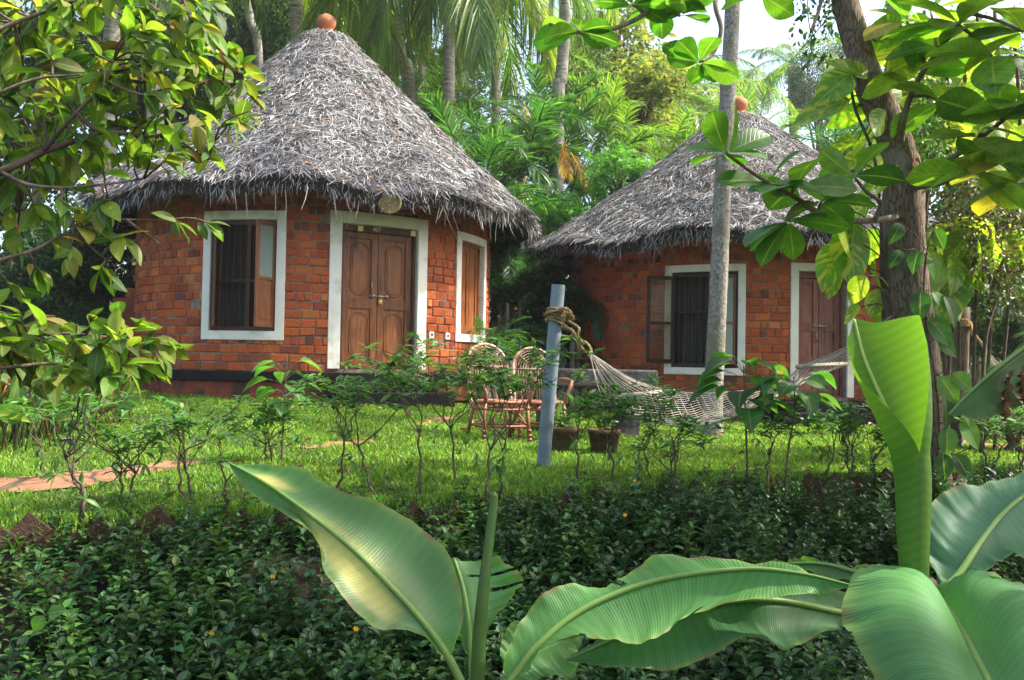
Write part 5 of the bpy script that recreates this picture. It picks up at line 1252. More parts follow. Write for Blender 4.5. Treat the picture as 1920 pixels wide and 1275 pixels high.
tall_palm("distant pale feathery palm standing against the white sky", [(1484, 128), (1486, 180), (1488, 230)], (1483, 118, 36), 36, .20, .16, coco, 18, .62, gP)
tall_palm("distant smaller palm half hidden behind the far thatch", [(1395, 160), (1398, 220)], (1394, 150, 42), 42, .2, .16, coco, 15, .5, gP)
tall_palm("palm with drooping pale fronds between the far hut's thatch and the light tree", [(1240, 190), (1244, 240)], (1238, 178, 27), 27, .2, .16, cocoy + coco, 16, .85, gP)
tall_palm("palm with dull hanging fronds close over the far thatch ridge", [(1330, 190), (1334, 250)], (1326, 160, 30), 30, .2, .16, cocoy, 14, .85, gP)

# slim trunk in front of the far hut, and a thick one behind the leaning tree
bs = GD(1336, 10.4); t = thing("coconut_palm", "slim grey palm trunk standing close in front of the far hut's open window", "palm", bs)
b = MB(); pts = np.array([bs - [0, 0, .2], P(1340, 690, 10.4), P(1349, 500, 10.4), P(1356, 330, 10.4), P(1366, 150, 10.4), P(1374, 0, 10.4), P(1390, -430, 10.4)])
b.t(tube(spline(pts - bs, 50), np.interp(np.linspace(0, 1, 50), [0, .1, 1], [.14, .114, .085]) * (1 + .02 * rng.normal(size=50)), 14)); b.build("trunk", M_mottle, t); put_fronds(t, P(1390, -430, 10.4) - bs, coco[:3], 9, .6, wild=.15)
bs = GD(1690, 11.0); t = thing("coconut_palm", "thick grey palm trunk rising straight behind the big lime leaves of the leaning tree", "palm", bs)
b = MB(); b.t(ringed(np.array([bs - [0, 0, .2], P(1692, 420, 11), P(1686, 100, 11), P(1684, -140, 11)]) - bs, .18, .14)); b.build("trunk", M_palm, t); put_fronds(t, P(1684, -150, 11) - bs, coco[:2], 9, .8, wild=.15)

# feathery clump palms between and behind the huts
def clump(label, px, py, d, n, scale, fr, h, group="feathery palms filling the gap between the huts"):
    ct = P(px, py, d); ba = np.array([ct[0], ct[1], float(H(ct[0], ct[1]))]); t = thing("areca_palm", label, "palm", ba, 0, group); hgt = max(.3, ct[2] - ba[2])
    for k in range(3):
        a = k * 2.1 + rng.uniform(0, 1); e = np.array([math.cos(a) * .22, math.sin(a) * .22, hgt * rng.uniform(.75, 1)]); b = MB()
        b.t(tube(spline([[math.cos(a) * .12, math.sin(a) * .12, -.1], e * [.9, .9, .5], e], 10), [.05] * 8 + [.035, .03], 8, c=(1, 1, 1))); b.build("stem", M_palm, t); put_fronds(t, e, fr, max(3, n // 3), scale, wild=.2, a0=a)
    return t
CL = [(905, 330, 15.6, 12, .95, areca, "deep green feathery palm leaning over the thatch edge of the larger hut"), (965, 285, 18, 15, 1.05, areca, "feathery palm with strongly curled fronds at the centre of the clump"),
 (1030, 255, 19.2, 15, 1.1, areca, "tallest feathery palm of the clump with dark curled plumes"), (1095, 290, 20, 13, 1.05, areca, "feathery palm with long plumes beside the light green tree"),
 (1160, 240, 20.5, 13, 1.05, arecay, "yellow green feathery palm above the light green tree"), (1260, 290, 20.5, 13, 1.0, arecay, "yellow green feathery palm beside the far thatch"),
 (860, 240, 20, 13, 1.0, arecay, "feathery palm close to the foot of the tall straight trunk"), (815, 215, 21.5, 12, .95, areca, "feathery palm touching the upper slope of the larger thatch"),
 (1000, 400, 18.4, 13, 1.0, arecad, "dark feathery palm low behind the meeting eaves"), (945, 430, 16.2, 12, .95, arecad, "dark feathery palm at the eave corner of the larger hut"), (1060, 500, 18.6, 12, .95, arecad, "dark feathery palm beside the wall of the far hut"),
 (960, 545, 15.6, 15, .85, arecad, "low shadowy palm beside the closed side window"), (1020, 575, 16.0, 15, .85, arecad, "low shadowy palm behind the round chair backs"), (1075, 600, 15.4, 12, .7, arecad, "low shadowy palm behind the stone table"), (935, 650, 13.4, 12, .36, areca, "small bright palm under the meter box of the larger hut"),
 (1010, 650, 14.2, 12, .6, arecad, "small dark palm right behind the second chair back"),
 (1580, 270, 19, 14, 1.0, arecad, "blue green palm fanning out between the far thatch and the leaning tree"), (1640, 310, 18, 14, .9, arecad, "blue green palm directly behind the leaning tree trunk"), (1620, 235, 22, 12, 1.0, areca, "feathery palm glimpsed over the far thatch slope"), (1440, 235, 24, 12, .9, arecay, "light feathery palm showing just over the far thatch"),
 (1860, 520, 14, 13, .8, arecay, "bright feathery palm behind the wooden log post"), (1780, 560, 13, 11, .7, arecad, "dark palm behind the wooden log post and leaning tree"), (1930, 590, 13, 12, .7, areca, "feathery palm at the frame's edge behind the pale hammock")]
dead_fr = [frond_mesh(1.5, 26, .34, 1.0, .5, .016, [(.34, .19, .04), (.40, .25, .06), (.26, .14, .04)], -.7, .1, 120), frond_mesh(1.7, 26, .34, 1.0, .6, .016, [(.30, .24, .14), (.36, .30, .20)], -.8, .1, 121)]
for (px, py, d, n, s, fr, lab) in CL:
    t = clump(lab, px, py, d, n, s, fr, 1)
    for (qx, qy, qd, km) in ((1055, 270, 17.9, 0), (1064, 262, 17.9, 0), (1072, 285, 17.8, 0), (990, 330, 17.0, 1), (985, 190, 18.0, 1)):
        if px == 1030:
            fo = link("dead_frond", dead_fr[km], t); fo.location = tuple(P(qx, qy, qd) - np.array(t.location)); fo.scale = (.55, .55, .55); fo.rotation_euler = (-.35, rng.normal(0, .2), math.pi + rng.normal(0, .5))

# ================================================================ trees and bushes behind
LT = leaf_tpl(4, 3, .5, .5, .2, .35)
def crown_mesh(n, R, leaf, cols, seed, clumps=26, flat=.85, pinnate=False):
    g = np.random.default_rng(seed); cc = nrm(g.normal(size=(clumps, 3))) * (g.uniform(.35, .95, (clumps, 1))); cc[:, 2] *= flat
    w = g.integers(0, clumps, n); p = cc[w] + g.normal(0, .17, (n, 3)); ax = nrm(g.normal(size=(n, 3)) + [0, 0, -.35]); nr = nrm(g.normal(size=(n, 3)) + (p * .8) + [0, 0, .7])
    ct = np.exp(g.normal(0, .16, (clumps, 1)))[w]; cols = np.array(cols); col = cols[g.integers(0, len(cols), n)] * ct * np.exp(g.normal(0, .2, (n, 1)))
    b = MB()
    if pinnate:
        m = 9; off = np.linspace(-.1, 1, m); pos = (p * R)[:, None] + ax[:, None] * (off[:, None] * leaf * 2.2); sd = nrm(np.cross(ax, nr)); sg = np.where(np.arange(m) % 2, 1, -1)
        a2 = nrm(sd[:, None] * sg[:, None] + ax[:, None] * .5 + g.normal(0, .15, (n, m, 3))); b.add(*inst(LT, pos.reshape(-1, 3), a2.reshape(-1, 3), np.repeat(nr, m, 0), leaf * .8, np.repeat(col, m, 0)))
    else: b.add(*inst(LT, p * R, ax, nr, leaf * g.uniform(.7, 1.25, n), col))
    return b.mesh("crown", M_tree), cc * R
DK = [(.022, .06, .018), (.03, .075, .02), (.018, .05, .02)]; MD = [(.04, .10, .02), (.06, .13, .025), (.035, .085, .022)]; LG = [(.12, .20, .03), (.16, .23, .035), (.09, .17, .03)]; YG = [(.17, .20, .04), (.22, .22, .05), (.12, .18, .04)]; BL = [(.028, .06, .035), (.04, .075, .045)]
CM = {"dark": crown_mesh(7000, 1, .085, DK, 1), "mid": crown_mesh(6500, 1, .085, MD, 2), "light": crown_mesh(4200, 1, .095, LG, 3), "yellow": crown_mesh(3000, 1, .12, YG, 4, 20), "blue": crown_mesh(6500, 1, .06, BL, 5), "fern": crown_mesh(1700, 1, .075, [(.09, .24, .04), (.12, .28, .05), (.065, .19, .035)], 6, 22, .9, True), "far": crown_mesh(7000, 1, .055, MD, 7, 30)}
def tree(label, px, py, d, rp, kind, sx=1.0, sz=1.0, group="trees behind the huts", name="tree", cat="tree", bark=None):
    c = P(px, py, d); R = rp * d / F; ba = np.array([c[0], c[1], float(H(c[0], c[1]))]); me, cc = CM[kind]
    t = thing(name, label, cat, ba, 0, group); o = link("crown", me, t); o.location = tuple(c - ba); o.scale = (R * sx, R, R * sz); rz = rng.uniform(0, 6.28); o.rotation_euler = (0, 0, rz)
    b = MB(); hh = c[2] - ba[2]; r0 = min(.05 + .02 * hh, .22); top = c - ba
    b.t(tube(spline([[0, 0, -.2], top * .35 + rng.normal(0, .12, 3) * [1, 1, 0], top * .75 + rng.normal(0, .15, 3) * [1, 1, 0], top + [0, 0, R * .3]], 14), np.linspace(r0, r0 * .3, 14), 8))
    rot = np.array([[math.cos(rz), -math.sin(rz), 0], [math.sin(rz), math.cos(rz), 0], [0, 0, 1]])
    for k in range(9): e = top + rot @ (cc[k] * [R * sx, R, R * sz]) * .8; s = top * (.6 + .035 * k); b.t(tube(spline([s, (s + e) / 2 + [0, 0, .08 * R], e], 8), np.linspace(r0 * .4, r0 * .08, 8), 5))
    b.build("trunk", bark or M_bark, t); return t
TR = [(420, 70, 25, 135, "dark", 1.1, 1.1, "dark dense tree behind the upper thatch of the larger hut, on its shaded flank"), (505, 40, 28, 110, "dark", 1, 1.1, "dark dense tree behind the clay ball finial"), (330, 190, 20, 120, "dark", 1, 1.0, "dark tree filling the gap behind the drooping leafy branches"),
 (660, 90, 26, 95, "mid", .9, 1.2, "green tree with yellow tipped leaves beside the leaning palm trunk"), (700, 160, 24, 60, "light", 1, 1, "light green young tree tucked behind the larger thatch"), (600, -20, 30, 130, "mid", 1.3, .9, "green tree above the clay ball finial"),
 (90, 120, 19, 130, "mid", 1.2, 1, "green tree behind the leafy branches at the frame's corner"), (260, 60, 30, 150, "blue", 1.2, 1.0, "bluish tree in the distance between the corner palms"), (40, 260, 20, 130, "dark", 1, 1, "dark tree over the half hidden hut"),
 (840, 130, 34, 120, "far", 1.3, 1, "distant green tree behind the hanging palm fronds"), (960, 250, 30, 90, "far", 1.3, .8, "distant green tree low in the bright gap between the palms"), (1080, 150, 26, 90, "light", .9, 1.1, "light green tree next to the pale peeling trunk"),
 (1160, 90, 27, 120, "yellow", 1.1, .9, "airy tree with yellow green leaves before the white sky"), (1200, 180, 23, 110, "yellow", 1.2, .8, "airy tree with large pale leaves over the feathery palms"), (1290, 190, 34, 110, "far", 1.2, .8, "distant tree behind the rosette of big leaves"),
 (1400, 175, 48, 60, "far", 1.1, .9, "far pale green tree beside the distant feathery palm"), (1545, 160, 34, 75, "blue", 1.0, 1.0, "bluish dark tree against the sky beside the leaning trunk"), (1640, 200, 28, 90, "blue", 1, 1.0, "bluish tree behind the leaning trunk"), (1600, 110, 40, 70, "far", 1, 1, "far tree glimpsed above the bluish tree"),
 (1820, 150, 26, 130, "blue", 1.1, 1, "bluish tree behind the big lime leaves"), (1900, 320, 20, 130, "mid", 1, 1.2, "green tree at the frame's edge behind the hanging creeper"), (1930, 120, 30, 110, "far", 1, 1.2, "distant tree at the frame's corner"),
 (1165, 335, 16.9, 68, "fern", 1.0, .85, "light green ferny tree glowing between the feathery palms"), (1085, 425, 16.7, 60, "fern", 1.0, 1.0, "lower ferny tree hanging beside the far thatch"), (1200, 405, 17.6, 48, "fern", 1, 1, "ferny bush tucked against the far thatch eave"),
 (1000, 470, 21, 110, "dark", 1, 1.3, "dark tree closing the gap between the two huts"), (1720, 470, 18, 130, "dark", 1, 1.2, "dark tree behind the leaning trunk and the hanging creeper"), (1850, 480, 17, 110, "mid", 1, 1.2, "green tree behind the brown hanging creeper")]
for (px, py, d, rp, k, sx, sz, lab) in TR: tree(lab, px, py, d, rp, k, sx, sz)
BU = [(120, 470, 14.5, 120, "dark", 1.2, 1.0, "dark clipped hedge bush beside the larger hut's wall"), (20, 530, 13.5, 130, "dark", 1.1, 1, "dark hedge bush at the frame's edge with a red flower"), (210, 560, 15, 80, "dark", 1, 1, "dark low bush touching the brick hut"), (120, 610, 13, 80, "dark", 1.4, .7, "low dark bush behind the clay pots"),
 (1790, 620, 13.5, 85, "mid", 1.2, .9, "green bush behind the wooden log post"), (1890, 620, 13, 85, "mid", 1, 1, "green bush behind the pale hammock"), (1720, 640, 14, 75, "dark", 1, 1, "dark bush behind the leaning trunk's foot"), (1010, 640, 17, 90, "dark", 1.2, .8, "dark bush in the shade between the huts"), (1850, 790, 9.2, 52, "mid", 1.9, .55, "low leafy bush beyond the brick path"), (1940, 800, 9.0, 55, "mid", 1.2, .6, "low leafy bush at the frame's edge beyond the brick path")]
for (px, py, d, rp, k, sx, sz, lab) in BU: tree(lab, px, py, d, rp, k, sx, sz, "bushes round the huts", "bush", "bush")
# woodland floor far behind reads as one mass
g_ = []; b = MB(); n = 26000; x = rng.uniform(-45, 45, n); y = rng.uniform(20, 60, n); k = (np.hypot(x - C3[0], y - C3[1]) > 3.6); x, y = x[k], y[k]; n = len(x)
b.add(*inst(LT, np.stack([x, y, H(x, y) + rng.uniform(.1, 1, n) ** 2 * 2.4], 1), rdir(n, -.1), rdir(n, .8), rng.uniform(.25, .5, n), cvar(DK + MD, n, .25))); tag(b.build("undergrowth", M_tree), "dark woodland undergrowth far behind the huts", "undergrowth", kind="stuff")

# broad leaved border plants at the lawn's far corner
LC = leaf_tpl(8, 5, .36, .45, .15, .45)
for (px, py, lab, hs) in ((28, 838, "canna clump with tall upright leaves nearest to the frame's edge", 1.0), (95, 822, "canna clump with reddish stalks by the lawn corner", .85), (150, 812, "canna clump with a few red leaves next to the grass", .75), (200, 800, "thin stalked canna clump closest to the brick hut", .6), (-30, 850, "canna clump cut by the frame's edge", 1.0), (60, 800, "canna clump standing behind the others under the drooping branch", 1.0)):
    g0 = G(px, py); t = thing("canna_plant", lab, "plant", g0, 0, "canna plants at the lawn corner"); b = MB(); pos, ax = [], []
    for k in range(16):
        a = rng.uniform(0, 6.28); s = np.array([rng.normal(0, .16), rng.normal(0, .14), 0]); e = s + np.array([math.cos(a) * .14, math.sin(a) * .14, hs * rng.uniform(.35, .7)]); b.t(tube(spline([s, (s + e) / 2 + [0, 0, .05], e], 6), .008, 5, c=(.08, .13, .04) if k % 3 else (.15, .06, .03)))
        pos += [e, e * .8 + s * .2, e * .5 + s * .5]; ax += [np.array([math.cos(a) * .45, math.sin(a) * .45, 1.0]), np.array([math.cos(a + 2) * .8, math.sin(a + 2) * .8, .6]), np.array([math.cos(a + 4), math.sin(a + 4), .5])]
    b.build("stem", M_cover, t); n = len(pos); lb = MB(); col = cvar([(.08, .19, .04), (.10, .22, .05), (.06, .15, .03), (.14, .2, .06)], n, .15); rd = rng.random(n) < .1; col[rd] = [.2, .05, .03]
    lb.add(*inst(LC, np.array(pos), np.array(ax), rdir(n, .2), rng.uniform(.22, .40, n) * hs ** .5, col)); lb.build("foliage", M_front, t)
# red flowers on the hedge
for (px, py, d, lab) in ((120, 447, 12.6, "red hibiscus flower on the dark hedge, level with the eave"), (38, 427, 12.2, "red hibiscus flower on the dark hedge nearest to the frame's edge")):
    p = P(px, py, d); b = MB(); a = np.arange(5) * 1.257; b.add(*inst(LB, np.tile(p, (5, 1)), np.stack([np.cos(a), -.5 + 0 * a, np.sin(a)], 1), np.tile([0, -1., 0], (5, 1)), .075, cvar([(.5, .03, .025)], 5, .1)))
    b.add(*tube([p, p + [0, .15, -.03]], .006, 4, c=(.05, .1, .02))); tag(b.build("flower", M_cover), lab, "flower")

# ================================================================ the leaning tree
tb = G(1738, 915); dt = float(tb[1])
t = thing("leaning_tree", "thick leaning tree with rough brown bark and large rosettes of obovate leaves", "tree", tb); o = tb
TK = [(1742, 925, dt), (1734, 780, dt), (1722, 640, dt), (1706, 540, dt), (1700, 450, dt), (1697, 380, dt), (1692, 310, dt), (1668, 240, dt), (1632, 160, dt), (1606, 80, dt), (1582, -10, dt), (1560, -140, dt), (1600, -420, dt)]
tp = spline(PL(TK), 60); tp[0, 2] = tb[2] - .2; rr = np.interp(np.linspace(0, 1, 60), [0, .08, .3, .46, .52, .75, 1], [.185, .15, .138, .15, .135, .105, .085]); b = MB()
v, f, c, uv = tube(tp - o, rr, 28); nv = v.copy(); rad = v - np.repeat(tp - o, 28, 0)
k = np.arange(len(v)); v = v + rad * (.045 * np.sin(k % 28 * .9 + 2 * np.sin(k // 28 * .3)) + .02 * rng.normal(size=len(v)))[:, None]; b.add(v, f, c, uv)
b.build("trunk", M_lean, t)
sc_ = P(1717, 318, dt - .135); b = MB(); a = np.linspace(0, 2 * np.pi, 20, endpoint=False)
ring = lambda rx, rz, y: np.stack([sc_[0] + rx * np.cos(a), sc_[1] + y + .02 * np.cos(a), sc_[2] + rz * np.sin(a)], 1)
V_ = np.vstack([ring(.055, .115, .06), ring(.048, .105, -.012), ring(.033, .085, -.004), ring(.002, .004, .012)]) - o; b.add(V_, np.array([[i * 20 + j, i * 20 + (j + 1) % 20, (i + 1) * 20 + (j + 1) % 20, (i + 1) * 20 + j] for i in range(3) for j in range(20)]))
b.build("branch_scar", pm("cut_wood", (.10, .035, .02), (.20, .085, .045), 14, .85, .5), t)
b = MB(); b.t(tube(spline(PL([(1678, 700, dt + .15), (1668, 560, dt + .12), (1664, 440, dt + .12), (1668, 360, dt + .1), (1676, 320, dt + .05)]), 24) - o, np.linspace(.075, .045, 24), 10)); b.build("side_stem", M_bark, t)
M_branch = pm("branch", (.12, .09, .06), (.27, .22, .15), 9, .9, .5, 30, stretch=(2, 2, 1))
BRN = [[(1694, 404, dt), (1640, 413, 6.35), (1590, 412, 6.1), (1530, 396, 5.9), (1488, 368, 5.75), (1440, 342, 5.6), (1395, 312, 5.5), (1364, 290, 5.4)], [(1706, 335, dt), (1745, 318, 6.3), (1790, 293, 6.1), (1850, 250, 5.9), (1925, 190, 5.7)],
 [(1708, 350, dt), (1760, 344, 6.2), (1810, 318, 6.0), (1880, 302, 5.8), (1950, 282, 5.6)], [(1686, 300, dt + .1), (1694, 222, 6.5), (1722, 150, 6.4), (1760, 95, 6.2), (1798, 45, 6.0), (1840, -30, 5.9)],
 [(1576, -40, dt), (1420, -70, 6.0), (1280, -25, 5.6), (1200, 32, 5.3), (1135, 58, 5.2), (1080, 60, 5.1), (1030, 45, 5.0)], [(1420, -70, 6.0), (1345, -10, 5.6), (1352, 55, 5.5), (1338, 98, 5.5), (1318, 116, 5.45)], [(1640, 413, 6.3), (1650, 380, 6.2), (1625, 360, 6.1), (1600, 330, 6.0)],
 [(1810, 318, 6.0), (1860, 330, 5.9), (1900, 345, 5.8)], [(1280, -25, 5.6), (1262, 20, 5.5), (1240, 30, 5.4)], [(1590, -60, dt), (1560, -60, 6.4), (1535, 20, 6.3), (1520, 60, 6.2)]]
for k, c in enumerate(BRN): b = MB(); q = spline(PL(c), 30); b.t(tube(q - o, np.linspace((.026, .032, .030, .030)[k] if k < 4 else .020, .010, 30), 8)); b.build("branch", M_branch, t)
LO = leaf_tpl(11, 7, .56, .68, .10, .38, tip=.65, base=.95)
M_rose = leafmat("rosette_leaf", .46, .38, tint=(1.2, 1.4, .4), veins=9, vstr=.5, midrib=.7, blotch=((.20, .10, .03), 11, .72), spec=.4)
ROS = [(1362, 288, 5.4, 8, 95, .3), (1494, 352, 5.7, 9, 112, .0), (1480, 415, 5.8, 6, 108, -.3), (1440, 345, 5.6, 4, 95, 0), (1540, 380, 5.9, 4, 95, 0), (1086, 60, 5.1, 8, 84, -.2), (1235, 10, 5.4, 8, 82, .0), (1185, 10, 5.3, 6, 75, .2), (1275, 30, 5.4, 5, 78, 0), (1312, 118, 5.45, 8, 74, -.2), (1425, -10, 5.8, 4, 80, -.3),
 (1800, 45, 6.0, 9, 125, .2), (1845, 15, 5.9, 8, 125, .2), (1860, 105, 5.8, 7, 125, -.3), (1760, 90, 6.2, 5, 115, 0), (1875, 225, 5.8, 8, 120, 0), (1915, 195, 5.7, 7, 120, .1), (1832, 258, 5.9, 6, 112, -.2), (1880, 300, 5.8, 8, 118, -.1), (1830, 325, 5.9, 6, 110, -.2), (1905, 345, 5.8, 6, 115, -.2), (1920, 60, 5.8, 7, 125, 0), (1600, 330, 6.0, 5, 90, 0), (1770, 190, 6.3, 6, 105, 0), (1725, 140, 6.5, 6, 100, 0), (1940, 270, 5.7, 6, 110, 0), (1700, 40, 6.6, 6, 100, 0), (1745, 20, 6.5, 6, 110, .1)]
pos, ax, nr, scl, cl_ = [], [], [], [], []; TW = []
allb = np.vstack([spline(PL(c), 30) for c in BRN])
for (px, py, d, n, sz, up) in ROS:
    p = P(px, py, d); q = allb[np.argmin(np.linalg.norm(allb - p, axis=1))]; TW.append(tube(spline([q, (p + q) / 2 + [0, 0, .02], p], 6) - o, np.linspace(.014, .009, 6), 6))
    a = np.arange(n) * 2.399 + rng.uniform(0, 6.28); el = rng.uniform(-.35, .7, n) + up; dirs = np.stack([np.cos(a) * np.cos(el), np.sin(a) * np.cos(el) * .8, np.sin(el)], 1); pos.append(p - o + dirs * .02); ax.append(dirs); nr.append(np.tile([0, rng.choice([-.3, .5]), .9], (n, 1)) + rng.normal(0, .3, (n, 3))); scl.append(sz * d / F * rng.uniform(.75, 1.12, n))
    cl_.append(cvar([(.12, .23, .025), (.08, .18, .024), (.16, .25, .03), (.19, .25, .035)] if px > 1650 else [(.05, .14, .02), (.07, .17, .022), (.10, .20, .03)], n, .16))
pos, ax, nr, scl, cl_ = map(np.concatenate, (pos, ax, nr, scl, cl_)); yl = (rng.random(len(pos)) < .09) & (pos[:, 0] + o[0] > 2.6); cl_[yl] = cvar([(.34, .28, .04)], yl.sum(), .2)
lb = MB(); lb.add(*inst(LO, pos, ax, nr, scl, cl_))
# unseen leaves added to the crown, above the frame, placed to shade the bank
n = 2600; xs = rng.uniform(-2.0, 7.0, 300); ys = rng.uniform(.8, 7.5, 300); k = ys < edge_y(xs) - .25; xs, ys = xs[k][:95], ys[k][:95]; zc_ = rng.uniform(5.4, 7.0, len(xs)); tt = (zc_ - H(xs, ys)) / sdir.z
cc = np.stack([xs + sdir.x * tt, ys + sdir.y * tt, zc_], 1); q = cc[rng.integers(0, len(cc), n)] + rng.normal(0, .28, (n, 3)) * [1, 1, .6]
q = q[(q[:, 2] - CZ) / np.maximum(q[:, 1], .1) > .50]
for (tx, ty, td, tr_) in ((1690, 730, 2.26, .40), (700, 1060, 2.5, .20), (600, 905, 2.75, .16)):       # gaps cut in the added leaves to let the sun through
    p_ = P(tx, ty, td); w_ = q - p_; w_ = w_ - np.outer(w_ @ np.array(sdir), np.array(sdir)); q = q[np.linalg.norm(w_, axis=1) > tr_ + .1]; n = len(q); lb.add(*inst(LO, q - o, rdir(n, -.1), rdir(n, 1.6), rng.uniform(.26, .42, n), cvar([(.06, .15, .022), (.10, .2, .03)], n, .18)))
[lb.add(*q_, m=1) for q_ in TW]; lb.build("crown", [M_rose, M_branch], t)
for k in range(7):
    e = cc[k * 12]; s = tp[52 + k % 6]; b = MB(); b.t(tube(spline([s, (s + e) / 2 + [0, 0, .5], e], 12) - o, np.linspace(.07, .02, 12), 8)); b.build("branch", M_branch, t)

# ================================================================ climbing plants on and around the leaning tree
LP = leaf_tpl(10, 7, .62, .40, .12, .45, tip=.9, base=.5)
M_poth = leafmat("pothos_leaf", .5, .34, tint=(1.15, 1.35, .4), veins=8, vstr=.5, midrib=.7, streak=((.40, .40, .07), 9, .52), spec=.45)
vb = tb + np.array([-.12, .1, 0]); t = thing("climbing_vine", "climber with big lime and yellow streaked leaves wound round the leaning tree", "vine", vb); lb = MB(); sb = MB()
st = spline(PL([(1700, 900, dt + .1), (1684, 720, dt - .12), (1672, 560, dt - .12), (1655, 460, dt - .05), (1640, 300, dt - .02), (1600, 190, dt), (1590, 60, dt)]), 60); sb.t(tube(st - vb, .012, 6))
POT = [(1535, 200, 115, -2.9), (1560, 165, 90, -2.5), (1590, 120, 90, 2.5), (1570, 275, 85, -2.8), (1612, 268, 80, -2.4), (1600, 300, 85, -2.9), (1560, 330, 70, -2.9), (1668, 165, 100, 1.0), (1700, 120, 90, .5), (1650, 70, 100, 1.2), (1690, 60, 100, .4), (1620, 60, 70, 2), (1600, 400, 90, -2.4), (1575, 450, 120, -1.9), (1600, 480, 130, -1.6), (1560, 500, 100, -2.0), (1640, 470, 90, -1.4), (1640, 520, 70, -1.6), (1560, 535, 60, -2.2), (1610, 545, 60, -2.0), (1640, 575, 70, -1.7), (1660, 600, 70, -1.8), (1590, 590, 60, -2.6), (1700, 190, 100, -.4), (1690, 150, 90, .6), (1590, 215, 80, -3.0), (1600, 170, 90, 3.0), (1640, 235, 70, -2.2), (1655, 340, 80, -2.6), (1620, 360, 70, -2.5)]
pos, ax, nr, scl = [], [], [], []
for (px, py, L, an) in POT:
    p = P(px, py, dt + rng.uniform(-.35, .35)); q = st[np.argmin(np.linalg.norm(st - p, axis=1))]; s = p - np.array([math.cos(an), 0, math.sin(an)]) * L * dt / F * .5; sb.t(tube(spline([q, (q + s) / 2 + [0, -.03, .04], s], 8) - vb, .006, 5)); pos.append(s - vb); ax.append([math.cos(an), rng.normal(0, .3), math.sin(an)]); nr.append([rng.normal(0, .4), rng.choice([-1, .6, .8]), .7 + rng.normal(0, .25)]); scl.append(L * dt / F * rng.uniform(.9, 1.1))
lb.add(*inst(LP, np.array(pos), np.array(ax), np.array(nr), np.array(scl), cvar([(.15, .26, .022), (.20, .28, .03), (.11, .22, .02)], len(pos), .16)))
sb.build("stem", M_twig, t); lb.build("foliage", M_poth, t)
# big lime leaves of a second climber behind the branches
vb = GD(1800, 9.0); t = thing("climbing_vine", "curtain of large lime leaves behind the hanging creeper, beyond the leaning tree", "vine", vb); lb = MB(); sb = MB(); pos, ax, nr = [], [], []; n = 0
for (x0, y0, x1, y1, m) in ((1690, 30, 1880, 130, 22), (1700, 130, 1920, 300, 34), (1740, 420, 1830, 520, 12), (1780, 400, 1900, 470, 10), (1690, 440, 1760, 560, 6)):
    for k in range(m):
        p = P(rng.uniform(x0, x1), rng.uniform(y0, y1), rng.uniform(7.6, 9.2)); pos.append(p - vb); a = rng.uniform(-2.8, -.3); ax.append([math.cos(a), rng.normal(0, .35), math.sin(a)]); nr.append([rng.normal(0, .5), rng.choice([-.8, .7, .9]), rng.normal(.8, .3)])
for k in range(7): x = 1700 + k * 33; sb.t(tube(spline([vb - vb + [(k - 3) * .12, 0, 0], P(x, 500, 8.8) - vb, P(x + 15, 260, 8.6) - vb, P(x, 20, 8.6) - vb], 20), .018, 6))
n = len(pos); lb.add(*inst(LP, np.array(pos), np.array(ax), np.array(nr), rng.uniform(.34, .58, n), cvar([(.16, .25, .03), (.11, .21, .025), (.22, .26, .05)], n, .2))); sb.build("stem", M_twig, t); lb.build("foliage", M_poth, t)
# small leaved vine hugging the trunk low down
vb = tb + np.array([.1, -.17, 0]); t = thing("climbing_vine", "vine with glossy heart shaped leaves climbing the lower trunk beside the unfurling banana leaf", "vine", vb); lb = MB(); sb = MB()
st = spline(PL([(1752, 920, dt - .19), (1760, 800, dt - .2), (1752, 700, dt - .2), (1738, 620, dt - .2), (1732, 540, dt - .2), (1738, 470, dt - .2)]), 40); sb.t(tube(st - vb, .007, 5)); pos, ax, nr, scl = [], [], [], []
for (px, py, L, an) in ((1722, 470, 44, -2.0), (1742, 482, 50, -1.2), (1726, 545, 56, -1.7), (1748, 548, 44, -.9), (1770, 556, 60, -1.1), (1706, 600, 60, -1.9), (1740, 598, 66, -.8), (1758, 640, 44, -.6), (1738, 690, 60, -2.4), (1762, 706, 60, -1.0), (1785, 700, 50, -.7), (1770, 745, 60, -1.4), (1795, 748, 56, -1.0), (1775, 800, 56, -1.6), (1800, 790, 60, -.9), (1768, 850, 50, -1.6), (1790, 852, 50, -1.0), (1690, 470, 40, -2.3), (1752, 430, 40, -1.2), (1690, 420, 44, -2.2)):
    s = P(px, py, dt - .24); q = st[np.argmin(np.linalg.norm(st - s, axis=1))]; sb.t(tube([q - vb, (q + s) / 2 - vb + [0, 0, .03], s - vb], .004, 4)); pos.append(s - vb); ax.append([math.cos(an), -.25, math.sin(an)]); nr.append([rng.normal(0, .4), -1, .6]); scl.append(L * dt / F * 1.05)
lb.add(*inst(LP, np.array(pos), np.array(ax), np.array(nr), np.array(scl), cvar([(.05, .14, .028), (.075, .18, .03), (.035, .10, .025)], len(pos), .16))); sb.build("stem", M_twig, t); lb.build("foliage", M_front, t)
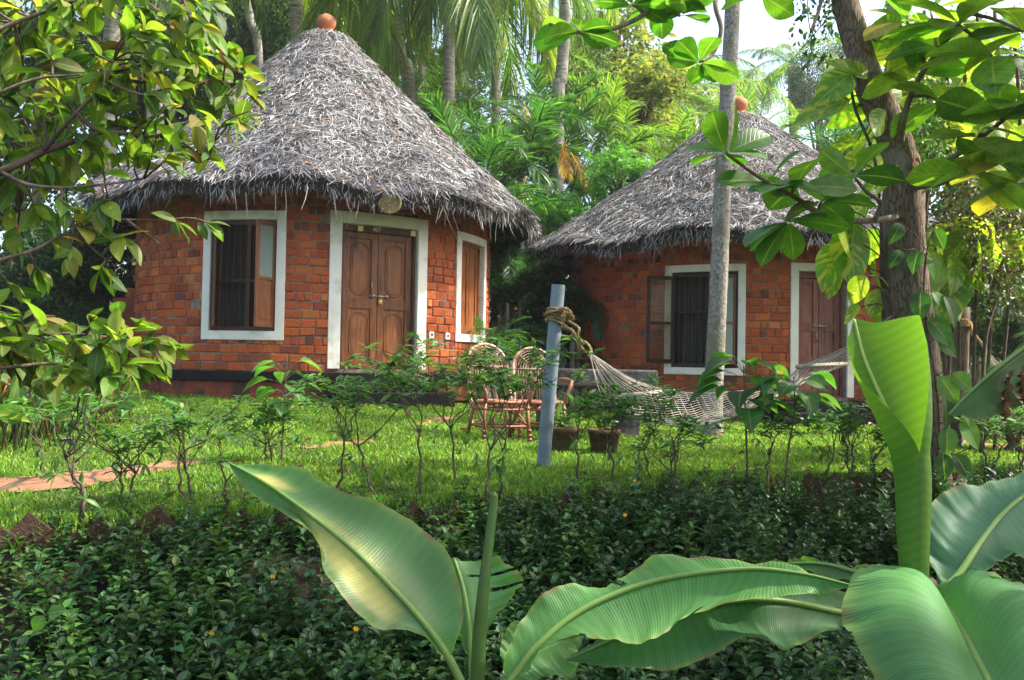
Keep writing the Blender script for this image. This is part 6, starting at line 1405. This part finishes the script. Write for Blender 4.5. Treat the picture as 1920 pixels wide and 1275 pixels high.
# hanging creepers
def creeper(label, tops, botf, n, ls, cols, dd, cat="creeper", stem=True):
    p0 = GD(tops[0][0], dd); t = thing("hanging_creeper", label, cat, p0, 0, "hanging creepers beyond the leaning tree"); sb = MB(); pos = []
    for (x, y) in tops:
        d = dd + (rng.normal(0, .35) if stem else 0); a = P(x, y, d); e = P(x + rng.normal(8, 22), y + botf * rng.uniform(.6, 1.2), d + rng.normal(0, .2)); q = spline([a, (a + e) / 2 + rng.normal(0, .08, 3), e], 30); sb.t(tube(q - p0, .004, 4)); pos.append(q)
    pos = np.vstack(pos) - p0; k = pos[rng.integers(0, len(pos), n)] + rng.normal(0, .06, (n, 3)); lb = MB(); lb.add(*inst(LT, k, rdir(n, -.9), rdir(n, .3), rng.uniform(.7, 1.2, n) * ls, cvar(cols, n, .25)))
    # the stem that carries it, from the ground up
    if stem: sb.t(tube(spline([[0, 0, 0], [.1, .1, 1.2], pos.mean(0), P(*tops[len(tops) // 2], dd) - p0], 16), .02, 6))
    if not stem: q = PL([(x, y, dd) for x, y in tops]); sb.t(tube(spline(np.vstack([q, P(1588, -20, dd - .3)]), 20) - p0, .006, 4))
    sb.build("stem", M_twig, t); lb.build("foliage", M_cover, t)
creeper("hanging creeper with brown and dull green small leaves beyond the leaning trunk", [(1770 + 8 * k + random.uniform(-6, 6), 330 + 5 * k + random.uniform(-20, 20)) for k in range(18)], 160, 3800, .055, [(.07, .09, .025), (.12, .085, .04), (.05, .09, .02), (.15, .13, .05)], 8.2)
creeper("fresh green creeper with white blossom above the brown one", [(1700 + 7 * k, 170 + random.uniform(-25, 25)) for k in range(14)], 150, 2600, .06, [(.06, .14, .025), (.09, .18, .03)], 8.0)
creeper("thin creeper trailing beside the top of the leaning trunk", [(1505 + 8 * k, -40 + random.uniform(-20, 20)) for k in range(6)], 120, 260, .06, [(.06, .14, .025), (.10, .18, .03)], 6.9, stem=False)
creeper("green creeper hanging low at the frame's edge", [(1840 + 10 * k, 440 + random.uniform(-30, 30)) for k in range(10)], 130, 1700, .06, [(.06, .13, .025), (.09, .12, .03)], 8.6)
for k in range(16):
    p = P(1705 + rng.uniform(0, 95), rng.uniform(160, 250), 7.75); b = MB(); a = np.arange(5) * 1.257 + k; b.add(*inst(LB, np.tile(p, (5, 1)), np.stack([np.cos(a), -.4 + 0 * a, np.sin(a)], 1), np.tile([0, -1., 0], (5, 1)), .032, np.tile([.75, .75, .7], (5, 1)))); b.add(*tube([p, p + [0, .12, .01]], .002, 3, c=(.06, .12, .03)))
    tag(b.build("blossom", M_cover), "small white blossom on the fresh green creeper above the cut scar of the leaning tree", "blossom", "white blossoms on the green creeper")
# ================================================================ haze
def haze(dens):
    z0 = float(H(X, Y).min()) - 1.0
    z1 = 0
    dg = bpy.context.evaluated_depsgraph_get(); dg.update()
    for o in bpy.data.objects:
        if o.type == 'MESH':
            for c in o.bound_box: z1 = max(z1, (o.matrix_world @ Vector(c)).z)
    b = MB(); b.t(box(-95, 95, -35, 132, z0, z1 + .6)); m = bpy.data.materials.new("haze"); m.use_nodes = True; t = m.node_tree; t.nodes.remove(t.nodes["Principled BSDF"])
    v = t.nodes.new("ShaderNodeVolumePrincipled"); v.inputs["Color"].default_value = (.96, .97, .94, 1); v.inputs["Density"].default_value = dens; v.inputs["Anisotropy"].default_value = .45
    t.links.new(v.outputs[0], t.nodes["Material Output"].inputs["Volume"]); o = b.build("haze", m, smooth=False); tag(o, "pale humid morning haze between the trees", "haze", kind="stuff")
haze(.0011)
